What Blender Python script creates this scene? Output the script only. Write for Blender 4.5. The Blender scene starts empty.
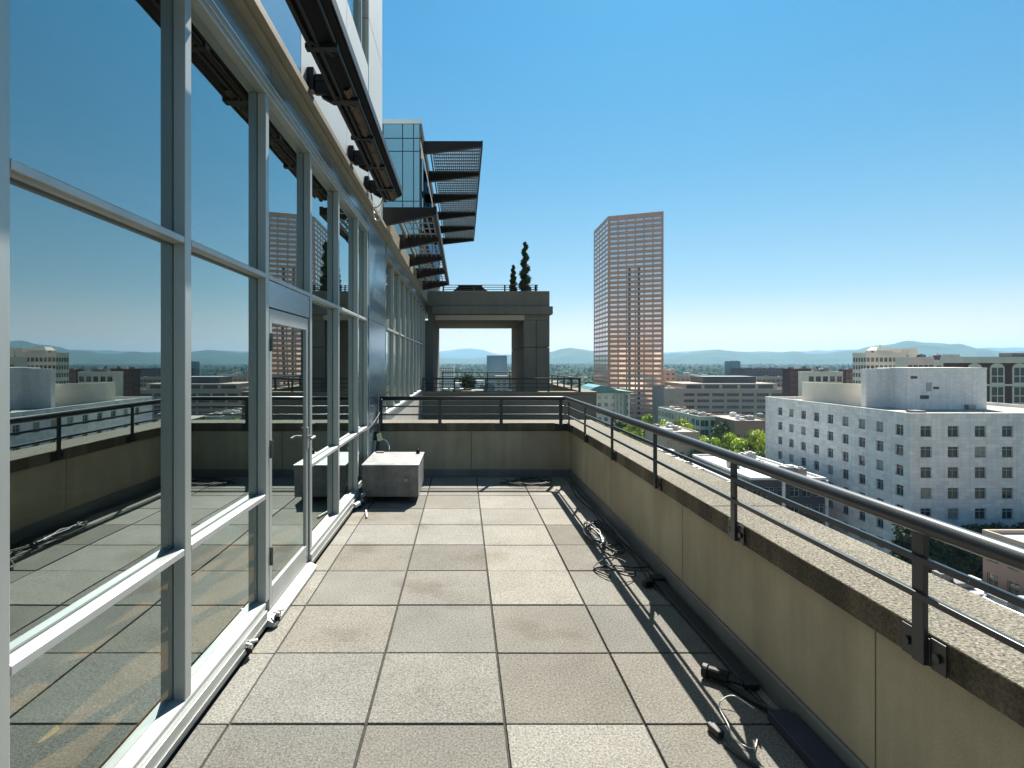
import bpy, math, random
from mathutils import Vector, Matrix
R = math.radians
random.seed(7)
scene = bpy.context.scene
COL = scene.collection

# ------------------------------------------------------------------ camera, sky, sun, exposure
F = 565.0; CAMZ = 1.585; VX, VY = 463.0, 362.0
cam_d = bpy.data.cameras.new("camera"); cam = bpy.data.objects.new("camera", cam_d); COL.objects.link(cam)
cam.location = (0, 0, CAMZ); cam.rotation_euler = (R(90), 0, 0)
cam_d.sensor_width = 36; cam_d.lens = F / 1024 * 36
cam_d.shift_x = (512 - VX) / 1024; cam_d.shift_y = -(384 - VY) / 1024
cam_d.clip_start = 0.05; cam_d.clip_end = 40000
scene.camera = cam
SA, SK = 0.29, 0.78                       # shadow shift per metre of height, in x and in y
sun_v = Vector((SA, SK, 1)).normalized()
elev = math.asin(sun_v.z); azim = math.atan2(sun_v.x, sun_v.y)
w = bpy.data.worlds.new("World"); scene.world = w; w.use_nodes = True
nt = w.node_tree; bg = nt.nodes['Background']
sky = nt.nodes.new('ShaderNodeTexSky'); sky.sky_type = 'NISHITA'; sky.sun_disc = False
sky.sun_elevation = elev; sky.sun_rotation = azim
sky.air_density = 1.0; sky.dust_density = 0.25; sky.ozone_density = 2.2; sky.altitude = 0
skc = nt.nodes.new('ShaderNodeVectorMath'); skc.operation = 'MULTIPLY'; geo = nt.nodes.new('ShaderNodeTexCoord'); sx_ = nt.nodes.new('ShaderNodeSeparateXYZ'); rmp = nt.nodes.new('ShaderNodeValToRGB'); sc12 = nt.nodes.new('ShaderNodeVectorMath'); sc12.operation = 'SCALE'; sc12.inputs['Scale'].default_value = 0.96
nt.links.new(geo.outputs['Generated'], sx_.inputs[0]); nt.links.new(sx_.outputs[2], rmp.inputs[0])
els = rmp.color_ramp.elements; els[0].position = 0.0; els[0].color = (1.62/1.2, 1.02/1.2, .90/1.2, 1); els[1].position = .5; els[1].color = (.33/1.2, 1.03/1.2, 1.19/1.2, 1)
e_ = els.new(.115); e_.color = (.80/1.2, .90/1.2, .87/1.2, 1); e_ = els.new(.32); e_.color = (.46/1.2, .97/1.2, 1.02/1.2, 1)
nt.links.new(rmp.outputs[0], sc12.inputs[0]); nt.links.new(sc12.outputs[0], skc.inputs[1])
nt.links.new(sky.outputs[0], skc.inputs[0]); nt.links.new(skc.outputs[0], bg.inputs[0]); bg.inputs[1].default_value = 0.05
sl = bpy.data.lights.new("sun", 'SUN'); sl.energy = 5.0; sl.angle = R(0.45); sl.color = (1, 0.95, 0.86)
so = bpy.data.objects.new("sun", sl); COL.objects.link(so)
so.rotation_euler = (-sun_v).to_track_quat('-Z', 'Y').to_euler()
vs = scene.view_settings; vs.view_transform = 'Standard'; vs.look = 'None'; vs.gamma = 1; vs.use_curve_mapping = False
vs.exposure = 1.36
scene.render.engine = 'CYCLES'
cy = scene.cycles
cy.max_bounces = 8; cy.diffuse_bounces = 3; cy.glossy_bounces = 5; cy.transmission_bounces = 4; cy.transparent_max_bounces = 12
cy.volume_bounces = 0; cy.volume_step_rate = 4

# ------------------------------------------------------------------ materials
def mat(name, base, rough=0.6, metal=0.0, spec=0.5, var=0.0, vscale=3.0, speck=0.0, sscale=60.0, bump=0.0, bscale=60.0,
        streak=0.0, tint=False, stretch=(1, 1, 1), bdist=0.01, coat=0.0, rv=False):
    m = bpy.data.materials.new(name); m.use_nodes = True
    n = m.node_tree.nodes; l = m.node_tree.links; p = n['Principled BSDF']
    p.inputs['Base Color'].default_value = (*base, 1); p.inputs['Roughness'].default_value = rough
    p.inputs['Metallic'].default_value = metal; p.inputs['Specular IOR Level'].default_value = spec
    if coat: p.inputs['Coat Weight'].default_value = coat
    tc = n.new('ShaderNodeTexCoord'); cur = None
    def mul(facnode_out, lo, hi, prev):
        mr = n.new('ShaderNodeMapRange'); l.new(facnode_out, mr.inputs[0]); mr.inputs[1].default_value = 0.3; mr.inputs[2].default_value = 0.7
        mr.inputs[3].default_value = lo; mr.inputs[4].default_value = hi
        vm = n.new('ShaderNodeVectorMath'); vm.operation = 'SCALE'
        if prev is None: vm.inputs[0].default_value = base
        else: l.new(prev, vm.inputs[0])
        l.new(mr.outputs[0], vm.inputs['Scale']); return vm.outputs[0]
    def noise(scale, detail=4, st=(1, 1, 1), rough_=0.6):
        mp = n.new('ShaderNodeMapping'); mp.inputs['Scale'].default_value = st; l.new(tc.outputs['Object'], mp.inputs[0])
        no = n.new('ShaderNodeTexNoise'); no.inputs['Scale'].default_value = scale; no.inputs['Detail'].default_value = detail
        no.inputs['Roughness'].default_value = rough_; l.new(mp.outputs[0], no.inputs['Vector']); return no.outputs[0]
    if var: cur = mul(noise(vscale, 5, stretch), 1 - var, 1 + var, cur)
    if speck: cur = mul(noise(sscale, 3, (1, 1, 1), 0.8), 1 - speck, 1 + speck, cur)
    if streak: cur = mul(noise(6, 5, (1, 1, 0.09)), 1 - streak, 1 + streak * 0.6, cur)
    if tint:
        at = n.new('ShaderNodeAttribute'); at.attribute_name = 'tint'
        vm = n.new('ShaderNodeVectorMath'); vm.operation = 'MULTIPLY'
        if cur is None: vm.inputs[0].default_value = base
        else: l.new(cur, vm.inputs[0])
        l.new(at.outputs['Color'], vm.inputs[1]); cur = vm.outputs[0]
    if cur is not None: l.new(cur, p.inputs['Base Color'])
    if rv and var:
        mr = n.new('ShaderNodeMapRange'); l.new(noise(vscale * 2.3, 5), mr.inputs[0]); mr.inputs[1].default_value = .3; mr.inputs[2].default_value = .7
        mr.inputs[3].default_value = max(0.03, rough - 0.1); mr.inputs[4].default_value = min(1, rough + 0.12); l.new(mr.outputs[0], p.inputs['Roughness'])
    if bump:
        b = n.new('ShaderNodeBump'); b.inputs['Strength'].default_value = bump; b.inputs['Distance'].default_value = bdist
        l.new(noise(bscale, 4, (1, 1, 1), 0.7), b.inputs['Height']); l.new(b.outputs[0], p.inputs['Normal'])
    return m

def paver_mat():
    m = mat('paver_concrete', (.198, .188, .165), 0.9, spec=.2, var=.12, vscale=2.2, speck=.62, sscale=95, bump=.7, bscale=200, tint=True, bdist=.004)
    n = m.node_tree.nodes; l = m.node_tree.links; p = n['Principled BSDF']
    src = p.inputs['Base Color'].links[0].from_socket           # a few brown-grey stains with a shape of their own
    tc = n.new('ShaderNodeTexCoord'); no = n.new('ShaderNodeTexNoise'); no.inputs['Scale'].default_value = 1.7; no.inputs['Detail'].default_value = 6
    l.new(tc.outputs['Object'], no.inputs['Vector'])
    mr = n.new('ShaderNodeMapRange'); mr.inputs[1].default_value = .56; mr.inputs[2].default_value = .72; mr.inputs[3].default_value = 0; mr.inputs[4].default_value = .65
    l.new(no.outputs[0], mr.inputs[0]); mx = n.new('ShaderNodeMixRGB'); mx.blend_type = 'MULTIPLY'; l.new(mr.outputs[0], mx.inputs[0])
    l.new(src, mx.inputs[1]); mx.inputs[2].default_value = (.62, .55, .45, 1); l.new(mx.outputs[0], p.inputs['Base Color'])
    return m

def block_mat(name, c1, c2, mortar, sx, bw, bh, rough=.85, bias=0.0):
    m = bpy.data.materials.new(name); m.use_nodes = True; n = m.node_tree.nodes; l = m.node_tree.links; p = n['Principled BSDF']
    p.inputs['Roughness'].default_value = rough; p.inputs['Specular IOR Level'].default_value = .3
    tc = n.new('ShaderNodeTexCoord'); sep = n.new('ShaderNodeSeparateXYZ'); l.new(tc.outputs['Object'], sep.inputs[0])
    ad = n.new('ShaderNodeMath'); ad.operation = 'ADD'; l.new(sep.outputs[0], ad.inputs[0]); l.new(sep.outputs[1], ad.inputs[1])
    cb = n.new('ShaderNodeCombineXYZ'); l.new(ad.outputs[0], cb.inputs[0]); l.new(sep.outputs[2], cb.inputs[1])
    br = n.new('ShaderNodeTexBrick'); br.inputs['Scale'].default_value = sx; br.inputs['Brick Width'].default_value = bw; br.inputs['Row Height'].default_value = bh
    br.inputs['Mortar Size'].default_value = .012; br.inputs['Color1'].default_value = (*c1, 1); br.inputs['Color2'].default_value = (*c2, 1); br.inputs['Mortar'].default_value = (*mortar, 1)
    br.inputs['Bias'].default_value = bias
    l.new(cb.outputs[0], br.inputs['Vector'])
    no = n.new('ShaderNodeTexNoise'); no.inputs['Scale'].default_value = .35; no.inputs['Detail'].default_value = 8; l.new(tc.outputs['Object'], no.inputs['Vector'])
    mr = n.new('ShaderNodeMapRange'); mr.inputs[1].default_value = .3; mr.inputs[2].default_value = .7; mr.inputs[3].default_value = .95; mr.inputs[4].default_value = 1.03; l.new(no.outputs[0], mr.inputs[0])
    vm = n.new('ShaderNodeVectorMath'); vm.operation = 'SCALE'; l.new(br.outputs[0], vm.inputs[0]); l.new(mr.outputs[0], vm.inputs['Scale'])
    mp = n.new('ShaderNodeMapping'); mp.inputs['Scale'].default_value = (1, 1, .06); l.new(tc.outputs['Object'], mp.inputs[0])
    n2 = n.new('ShaderNodeTexNoise'); n2.inputs['Scale'].default_value = 1.6; n2.inputs['Detail'].default_value = 6; l.new(mp.outputs[0], n2.inputs['Vector'])
    m2_ = n.new('ShaderNodeMapRange'); m2_.inputs[1].default_value = .35; m2_.inputs[2].default_value = .65; m2_.inputs[3].default_value = .90; m2_.inputs[4].default_value = 1.03; l.new(n2.outputs[0], m2_.inputs[0])
    v2 = n.new('ShaderNodeVectorMath'); v2.operation = 'SCALE'; l.new(vm.outputs[0], v2.inputs[0]); l.new(m2_.outputs[0], v2.inputs['Scale'])
    l.new(v2.outputs[0], p.inputs['Base Color']); return m

def glass_mat(name, tint=(.69, .81, .81), lo=.45, hi=.92, thru=(.90, .78, .60), rough=0.0, wavy=.0):
    m = bpy.data.materials.new(name); m.use_nodes = True; n = m.node_tree.nodes; l = m.node_tree.links
    for x in list(n): n.remove(x)
    out = n.new('ShaderNodeOutputMaterial'); mix = n.new('ShaderNodeMixShader'); g = n.new('ShaderNodeBsdfGlossy'); t = n.new('ShaderNodeBsdfTransparent')
    g.inputs['Color'].default_value = (*tint, 1); g.inputs['Roughness'].default_value = rough; t.inputs['Color'].default_value = (*thru, 1)
    lw = n.new('ShaderNodeLayerWeight'); lw.inputs[0].default_value = .5; mr = n.new('ShaderNodeMapRange'); mr.inputs[3].default_value = lo; mr.inputs[4].default_value = hi
    pw = n.new('ShaderNodeMath'); pw.operation = 'POWER'; pw.inputs[1].default_value = 2.2; l.new(lw.outputs['Facing'], pw.inputs[0])
    l.new(pw.outputs[0], mr.inputs[0]); l.new(mr.outputs[0], mix.inputs[0]); l.new(t.outputs[0], mix.inputs[1]); l.new(g.outputs[0], mix.inputs[2]); l.new(mix.outputs[0], out.inputs[0])
    if wavy:
        tc = n.new('ShaderNodeTexCoord'); no = n.new('ShaderNodeTexNoise'); no.inputs['Scale'].default_value = .9; no.inputs['Detail'].default_value = 1
        l.new(tc.outputs['Object'], no.inputs['Vector']); b = n.new('ShaderNodeBump'); b.inputs['Strength'].default_value = wavy; b.inputs['Distance'].default_value = .004
        l.new(no.outputs[0], b.inputs['Height']); l.new(b.outputs[0], g.inputs['Normal'])
    return m

M = {}
M['paver'] = paver_mat()
M['joint'] = mat('joint_dirt', (.035, .033, .028), 1, var=.4, vscale=20)
M['stucco'] = mat('parapet_stucco', (.37, .322, .225), .9, spec=.2, var=.16, vscale=1.4, speck=.14, sscale=140, streak=.14, bump=.3, bscale=200, bdist=.003)
M['aggregate'] = mat('exposed_aggregate', (.20, .184, .148), .95, spec=.2, var=.14, vscale=2, speck=1.0, sscale=105, bump=1.0, bscale=85, bdist=.012)
M['aggregate_shaded_weathered'] = mat('shaded_weathered_aggregate', (.14, .12, .085), .95, spec=.2, var=.25, vscale=3, speck=.5, sscale=75, streak=.55, bump=1.0, bscale=85, bdist=.012)  # coping side faces: their shade darkens the base colour, with weather streaks over it
M['flashing'] = mat('grey_flashing', (.15, .155, .155), .5, metal=.3, var=.18, vscale=3)
M['sealant'] = mat('sealant', (.05, .05, .045), .8)
M['alu'] = mat('brushed_aluminium', (.37, .39, .375), .36, metal=.45, var=.07, vscale=5, stretch=(1, 1, .15))
M['alu_pale'] = mat('pale_aluminium', (.41, .42, .41), .45, metal=.45, var=.08, vscale=6)
M['gasket'] = mat('dark_gasket_frame', (.085, .105, .10), .4, metal=.3)
M['panel_blue'] = mat('blue_grey_cladding', (.30, .40, .46), .24, metal=.8, var=.04, vscale=1.2)
M['panel_cream'] = mat('cream_cladding', (.52, .50, .45), .42, metal=.25, var=.05, vscale=1.2)
M['cornice'] = mat('tan_cornice', (.23, .205, .155), .55, metal=.2, var=.12, vscale=4)
M['black_steel'] = mat('black_steel_paint', (.010, .010, .011), .45, spec=.22, metal=0, var=.25, vscale=8)
M['rail_steel'] = mat('grey_black_rail_paint', (.036, .038, .040), .33, metal=.4, var=.12, vscale=10)
M['awning_black'] = mat('matt_black_awning', (.008, .008, .009), .75, spec=.12)
M['black_rubber'] = mat('black_rubber', (.016, .016, .017), .55)
M['white_plastic'] = mat('white_plastic', (.70, .70, .66), .45, var=.1, vscale=30)
M['galv'] = mat('weathered_sheet_metal', (.27, .275, .275), .48, metal=.55, var=.22, vscale=5)
M['galv_dark'] = mat('dark_sheet_metal', (.14, .14, .138), .5, metal=.4, var=.35, vscale=7, streak=.35)
M['conduit_blue'] = mat('dark_blue_trunking', (.018, .024, .045), .6, var=.2, vscale=9)
M['glass'] = glass_mat('reflective_window_glass', wavy=.6)
M['glass_far'] = glass_mat('blue_facade_glass', tint=(.11, .27, .42), lo=.75, hi=.95, thru=(.05, .1, .14), wavy=.15)
M['interior'] = mat('dim_interior', (.10, .09, .075), .8, var=.15, vscale=2)
M['int_floor'] = mat('interior_floor', (.30, .245, .175), .5, var=.3, vscale=3)
M['pale_yellow'] = mat('pale_yellow_plastic', (.75, .68, .34), .6, var=.2, vscale=20)
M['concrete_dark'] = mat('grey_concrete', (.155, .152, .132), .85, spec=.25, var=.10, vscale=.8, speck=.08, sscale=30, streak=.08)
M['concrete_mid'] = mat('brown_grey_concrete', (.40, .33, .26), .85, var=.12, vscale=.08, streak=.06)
M['fabric'] = mat('faded_brown_canvas', (.10, .07, .048), .9, var=.35, vscale=6)
M['louver'] = mat('louver_metal', (.22, .23, .23), .4, metal=.6)
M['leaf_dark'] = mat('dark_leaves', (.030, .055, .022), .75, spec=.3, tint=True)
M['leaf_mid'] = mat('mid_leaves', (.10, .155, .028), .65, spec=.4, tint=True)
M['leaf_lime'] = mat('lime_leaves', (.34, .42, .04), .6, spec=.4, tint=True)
for k in ('leaf_mid', 'leaf_lime', 'leaf_dark'):
    p = M[k].node_tree.nodes['Principled BSDF']; p.inputs['Subsurface Weight'].default_value = 0
M['bark'] = mat('bark', (.09, .07, .05), .9, var=.3, vscale=4)
M['forest'] = mat('forest_crowns', (.034, .066, .026), .9, spec=.1, tint=True)
M['white_stone'] = block_mat('white_brick_stone', (.84, .80, .74), (.66, .64, .61), (.46, .45, .44), 1.0, 1.6, .7)
M['white_brick'] = block_mat('pale_brick', (.80, .78, .74), (.70, .69, .67), (.52, .52, .52), 1.0, .9, .4)
M['cream_stone'] = mat('cream_stone', (.74, .66, .54), .85, var=.12, vscale=.12)
M['red_brick'] = block_mat('red_brick', (.125, .055, .042), (.10, .045, .035), (.13, .08, .065), 1.0, .8, .35)
M['tan_stone'] = mat('tan_stone', (.38, .31, .24), .85, var=.12, vscale=.1)
M['pink_granite'] = mat('pink_granite', (.62, .33, .225), .5, var=.07, vscale=.05)
M['copper_glass'] = mat('copper_window_glass', (1.0, .76, .70), .07, metal=.95, var=.12, vscale=.04)
M['pane'] = mat('dark_window_pane', (.03, .035, .04), .08, spec=.8)
M['pane_lit'] = mat('window_pane_with_blinds', (.25, .24, .20), .35, spec=.6, var=.4, vscale=2)
M['frame_grey'] = mat('window_frame_grey', (.35, .36, .36), .6)
M['roof_gravel'] = mat('roof_gravel', (.34, .31, .265), .95, var=.15, vscale=.1)
M['roof_white'] = mat('white_roof_membrane', (.52, .53, .53), .7, var=.12, vscale=.15)
M['roof_dark'] = mat('dark_roof', (.11, .11, .11), .8, var=.2, vscale=.1)
M['teal'] = mat('teal_metal_roof', (.06, .19, .19), .45, metal=.3, var=.15, vscale=.3)
M['sage'] = mat('sage_frame', (.42, .48, .42), .6, var=.06, vscale=.2)
M['green_glass'] = mat('green_tinted_glass', (.06, .12, .11), .08, metal=.3, spec=.8)
M['blue_glass'] = mat('blue_tinted_glass', (.07, .15, .21), .12, metal=.5, spec=.8)
M['brown_wall'] = mat('brown_render', (.26, .17, .13), .85, var=.1, vscale=.15)
M['dark_metal_wall'] = mat('dark_metal_wall', (.05, .052, .058), .5, var=.15, vscale=.2)
M['asphalt'] = mat('asphalt', (.05, .05, .05), .9, var=.15, vscale=.3)
M['paint'] = mat('road_paint', (.78, .78, .74), .7)
M['pavement'] = mat('pavement_concrete', (.30, .29, .27), .9, var=.1, vscale=.5)

def ground_mat():
    m = mat('city_ground', (.12, .12, .095), .95, spec=.1)
    n = m.node_tree.nodes; l = m.node_tree.links; p = n['Principled BSDF']
    tc = n.new('ShaderNodeTexCoord'); no = n.new('ShaderNodeTexNoise'); no.inputs['Scale'].default_value = .006; no.inputs['Detail'].default_value = 8
    l.new(tc.outputs['Object'], no.inputs['Vector']); cr = n.new('ShaderNodeValToRGB'); l.new(no.outputs[0], cr.inputs[0])
    e = cr.color_ramp.elements; e[0].position = .42; e[0].color = (.045, .075, .03, 1); e[1].position = .6; e[1].color = (.16, .15, .12, 1)
    l.new(cr.outputs[0], p.inputs['Base Color']); return m
M['ground'] = ground_mat()
M['hill'] = mat('wooded_hill', (.035, .065, .03), .95, spec=.1, var=.35, vscale=.004)

# ------------------------------------------------------------------ helpers
def tag(o, label=None, cat=None, group=None, kind=None):
    if label: o['label'] = label
    if cat: o['category'] = cat
    if group: o['group'] = group
    if kind: o['kind'] = kind
    return o
def thing(name, loc, label, cat, group=None, rz=0):
    o = bpy.data.objects.new(name, None); COL.objects.link(o); o.location = loc; o.rotation_euler = (0, 0, rz)
    o.empty_display_size = .2
    return tag(o, label, cat, group)
def rootloc(p):
    if p is None: return Vector((0, 0, 0))
    while p.parent: p = p.parent
    return Vector(p.location)
class MB:
    def __init__(s): s.v = []; s.f = []; s.m = []; s.t = []; s.cur = 0; s.tint = 1.0
    def poly(s, pts):
        i = len(s.v); s.v += [tuple(p) for p in pts]; s.f.append(tuple(range(i, i + len(pts)))); s.m.append(s.cur); s.t.append(s.tint)
    def box(s, x0, x1, y0, y1, z0, z1):
        if x0 > x1: x0, x1 = x1, x0
        if y0 > y1: y0, y1 = y1, y0
        if z0 > z1: z0, z1 = z1, z0
        i = len(s.v); s.v += [(x0,y0,z0),(x1,y0,z0),(x1,y1,z0),(x0,y1,z0),(x0,y0,z1),(x1,y0,z1),(x1,y1,z1),(x0,y1,z1)]
        for f in ((0,3,2,1),(4,5,6,7),(0,1,5,4),(1,2,6,5),(2,3,7,6),(3,0,4,7)):
            s.f.append(tuple(i + k for k in f)); s.m.append(s.cur); s.t.append(s.tint)
        return s
    def obox(s, c, sz, rx=0, ry=0, rz=0):
        mt = Matrix.Rotation(rz, 3, 'Z') @ Matrix.Rotation(ry, 3, 'Y') @ Matrix.Rotation(rx, 3, 'X'); i = len(s.v); a, b, d = sz[0]/2, sz[1]/2, sz[2]/2
        for q in ((-a,-b,-d),(a,-b,-d),(a,b,-d),(-a,b,-d),(-a,-b,d),(a,-b,d),(a,b,d),(-a,b,d)): s.v.append(tuple(mt @ Vector(q) + Vector(c)))
        for f in ((0,3,2,1),(4,5,6,7),(0,1,5,4),(1,2,6,5),(2,3,7,6),(3,0,4,7)):
            s.f.append(tuple(i + k for k in f)); s.m.append(s.cur); s.t.append(s.tint)
        return s
    def prism(s, poly, z0, z1):          # counter-clockwise plan polygon
        n = len(poly); i = len(s.v); s.v += [(x, y, z0) for x, y in poly] + [(x, y, z1) for x, y in poly]
        fs = [tuple(range(i + n - 1, i - 1, -1)), tuple(range(i + n, i + 2 * n))] + [(i + k, i + (k + 1) % n, i + n + (k + 1) % n, i + n + k) for k in range(n)]
        for f in fs: s.f.append(f); s.m.append(s.cur); s.t.append(s.tint)
        return s
    def profile(s, pts, y0, y1):         # section in x,z swept along y
        n = len(pts); i = len(s.v); s.v += [(x, y0, z) for x, z in pts] + [(x, y1, z) for x, z in pts]
        fs = [tuple(range(i, i + n)), tuple(range(i + 2 * n - 1, i + n - 1, -1))] + [(i + k, i + n + k, i + n + (k + 1) % n, i + (k + 1) % n) for k in range(n)]
        for f in fs: s.f.append(f); s.m.append(s.cur); s.t.append(s.tint)
        return s
    def tube(s, pts, r, n=8, r1=None, cap=True):
        pts = [Vector(p) for p in pts]; k = len(pts); i0 = len(s.v); up = Vector((0, 0, 1))
        for j, p in enumerate(pts):
            d = (pts[min(j + 1, k - 1)] - pts[max(j - 1, 0)]).normalized()
            a = d.cross(up); a = a.normalized() if a.length > .05 else d.cross(Vector((0, 1, 0))).normalized()
            b = a.cross(d).normalized(); rr = r if r1 is None else r + (r1 - r) * j / (k - 1)
            for q in range(n):
                t = 2 * math.pi * q / n; s.v.append(tuple(p + a * math.cos(t) * rr + b * math.sin(t) * rr))
        for j in range(k - 1):
            for q in range(n):
                s.f.append((i0 + j*n + q, i0 + j*n + (q+1) % n, i0 + (j+1)*n + (q+1) % n, i0 + (j+1)*n + q)); s.m.append(s.cur); s.t.append(s.tint)
        if cap:
            s.f.append(tuple(i0 + q for q in range(n - 1, -1, -1))); s.m.append(s.cur); s.t.append(s.tint)
            s.f.append(tuple(i0 + (k-1)*n + q for q in range(n))); s.m.append(s.cur); s.t.append(s.tint)
        return s
    def blob(s, c, r, seg=10, rings=6, jit=.0, sz=(1, 1, 1)):
        i0 = len(s.v)
        for a in range(rings + 1):
            ph = math.pi * a / rings
            for b in range(seg):
                th = 2 * math.pi * b / seg; q = r * (1 + random.uniform(-jit, jit))
                s.v.append((c[0] + q*sz[0]*math.sin(ph)*math.cos(th), c[1] + q*sz[1]*math.sin(ph)*math.sin(th), c[2] + q*sz[2]*math.cos(ph)))
        for a in range(rings):
            for b in range(seg):
                s.f.append((i0+a*seg+b, i0+(a+1)*seg+b, i0+(a+1)*seg+(b+1) % seg, i0+a*seg+(b+1) % seg)); s.m.append(s.cur); s.t.append(s.tint)
        return s
    def leaf(s, c, sz, t=None):
        a = Vector((random.gauss(0,1), random.gauss(0,1), random.gauss(0,1))).normalized(); b = a.orthogonal().normalized()
        b = Matrix.Rotation(random.uniform(0, 6.28), 3, a) @ b; d = a.cross(b); c = Vector(c)
        if t: s.tint = t
        k = random.uniform(.45, .9)
        s.poly([c - b*sz, c - d*sz*k*.8, c + b*sz, c + d*sz*k])
    def build(s, name, mats, parent=None, bevel=0, smooth=False, bseg=2):
        if not isinstance(mats, (list, tuple)): mats = [mats]
        off = rootloc(parent); me = bpy.data.meshes.new(name)
        me.from_pydata([(x - off.x, y - off.y, z - off.z) for x, y, z in s.v], [], s.f)
        for m_ in mats: me.materials.append(m_)
        if len(mats) > 1: me.polygons.foreach_set('material_index', s.m)
        if smooth: me.polygons.foreach_set('use_smooth', [True] * len(s.f))
        if any(t != 1.0 for t in s.t):
            ca = me.color_attributes.new('tint', 'FLOAT_COLOR', 'CORNER'); buf = []
            for f, t in zip(s.f, s.t):
                if not isinstance(t, tuple): t = (t, t, t)
                buf += list((*t, 1)) * len(f)
            ca.data.foreach_set('color', buf)
        me.update()
        o = bpy.data.objects.new(name, me); COL.objects.link(o); o.parent = parent
        if bevel:
            b = o.modifiers.new('bevel', 'BEVEL'); b.width = bevel; b.segments = bseg; b.limit_method = 'ANGLE'; b.angle_limit = R(40)
        if smooth and not bevel: pass
        return o
def spl(pts, n=8):                        # Catmull-Rom
    P = [Vector(p) for p in pts]; P = [2*P[0]-P[1]] + P + [2*P[-1]-P[-2]]; out = []
    for i in range(1, len(P) - 2):
        for k in range(n):
            t = k / n; a, b, c, d = P[i-1], P[i], P[i+1], P[i+2]
            out.append(.5 * ((2*b) + (c-a)*t + (2*a-5*b+4*c-d)*t*t + (3*b-a-3*c+d)*t*t*t))
    out.append(P[-2]); return out
def kids(o): return [c for c in bpy.data.objects if c.parent == o]
def copy_tree(o, parent=None):
    c = o.copy(); COL.objects.link(c)
    if parent: c.parent = parent
    for k in kids(o): copy_tree(k, c)
    return c
def at(px, py, Y): return ((px - VX) * Y / F, Y, CAMZ - (py - VY) * Y / F)

G = -44.0                                   # street level
XM, XG = -1.170, -1.222                      # outer face of the mullions, plane of the glass
EY = 7.82                                    # inner face of the end parapet
PX = 1.475                                   # inner face of the side parapet

# ================================================================== SETTING
mb = MB(); seg = 96
ring = [0, 200, 600, 1500, 4000, 9000, 17500]
for a in range(len(ring) - 1):
    for b in range(seg):
        t0, t1 = 2*math.pi*b/seg, 2*math.pi*(b+1)/seg
        q = [(ring[a]*math.cos(t0), ring[a]*math.sin(t0), G), (ring[a+1]*math.cos(t0), ring[a+1]*math.sin(t0), G), (ring[a+1]*math.cos(t1), ring[a+1]*math.sin(t1), G), (ring[a]*math.cos(t1), ring[a]*math.sin(t1), G)]
        mb.poly(q if a else q[1:])
tag(mb.build('ground', M['ground']), kind='structure')

def hill_h(px, prof):
    for (x0, y0), (x1, y1) in zip(prof, prof[1:]):
        if x0 <= px <= x1:
            t = (px - x0) / (x1 - x0); t = t*t*(3-2*t); return y0 + (y1 - y0) * t
    return prof[0][1] if px < prof[0][0] else prof[-1][1]
def ridge(name, dist, prof, depth, rough, seed):
    rnd = random.Random(seed); mb = MB(); xs = list(range(-500, 1500, 4)); n = len(xs); ph = [rnd.uniform(0, 6.28) for _ in range(8)]
    rows = []
    for j in range(9):
        t = j / 8; r = dist - depth + 2 * depth * t; row = []
        for x in xs:
            hh = (VY - hill_h(x, prof)); wob = sum(math.sin(x * .045 * 1.8**k + ph[k] + j * .9) / 1.6**k for k in range(6)) * rough
            z_top = CAMZ + (hh + wob * .5) * dist / F
            ang = math.atan2((x - VX), F); zz = G - 2 + (z_top - G) * math.sin(math.pi * t) ** .8
            zz += (z_top - G) * .10 * math.sin(x * .11 + j * 2.1 + ph[2]) * math.sin(math.pi * t)  if 0 < j < 8 and j != 4 else 0
            row.append((r * math.sin(ang), r * math.cos(ang), zz))
        rows.append(row)
    for j in range(8):
        for i in range(n - 1): mb.poly([rows[j][i], rows[j][i+1], rows[j+1][i+1], rows[j+1][i]])
    o = mb.build(name, M['hill'], smooth=True); tag(o, kind='structure')
ridge('hills', 8200, [(-500,356),(0,352),(430,357),(470,359),(515,356),(545,352),(572,348.5),(600,351),(640,354),(664,354.5),(690,353),(715,350.5),(745,353.5),(800,354.5),(850,352.5),(880,349),(905,346.5),(940,347.5),(975,351),(1010,355),(1100,357),(1500,352)], 1500, 1.1, 3)
ridge('distant_hills', 14500, [(-500,352),(380,354),(430,353),(448,350.5),(465,349),(482,350.5),(500,354),(560,354),(650,353),(700,351.5),(760,353),(860,352),(1500,352)], 1700, .5, 11)

# streets: road sheets, pavements with kerbs, markings
def street(x0, x1, y0, y1, along):
    mb = MB(); mb.box(x0, x1, y0, y1, G - .1, G + .02); tag(mb.build('road', M['asphalt']), kind='structure')
    pv = MB()
    if along == 'y':
        pv.box(x0 - 3, x0, y0, y1, G - .1, G + .15); pv.box(x1, x1 + 3, y0, y1, G - .1, G + .15)
    else:
        pv.box(x0, x1, y0 - 3, y0, G - .1, G + .15); pv.box(x0, x1, y1, y1 + 3, G - .1, G + .15)
    tag(pv.build('pavement', M['pavement']), kind='structure')
    pm = MB(); L = (y1 - y0) if along == 'y' else (x1 - x0); k = 0
    while k < L:
        if along == 'y': c = (x0 + x1) / 2; pm.box(c - .08, c + .08, y0 + k, y0 + k + 3, G + .021, G + .026)
        else: c = (y0 + y1) / 2; pm.box(x0 + k, x0 + k + 3, c - .08, c + .08, G + .021, G + .026)
        k += 9
    tag(pm.build('road_marking', M['paint']), kind='structure')
street(30, 42, 12, 380, 'y'); street(45, 260, 176, 188, 'x'); street(82.6, 96, 192, 380, 'y'); street(45, 74, 92, 103, 'x')

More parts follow.
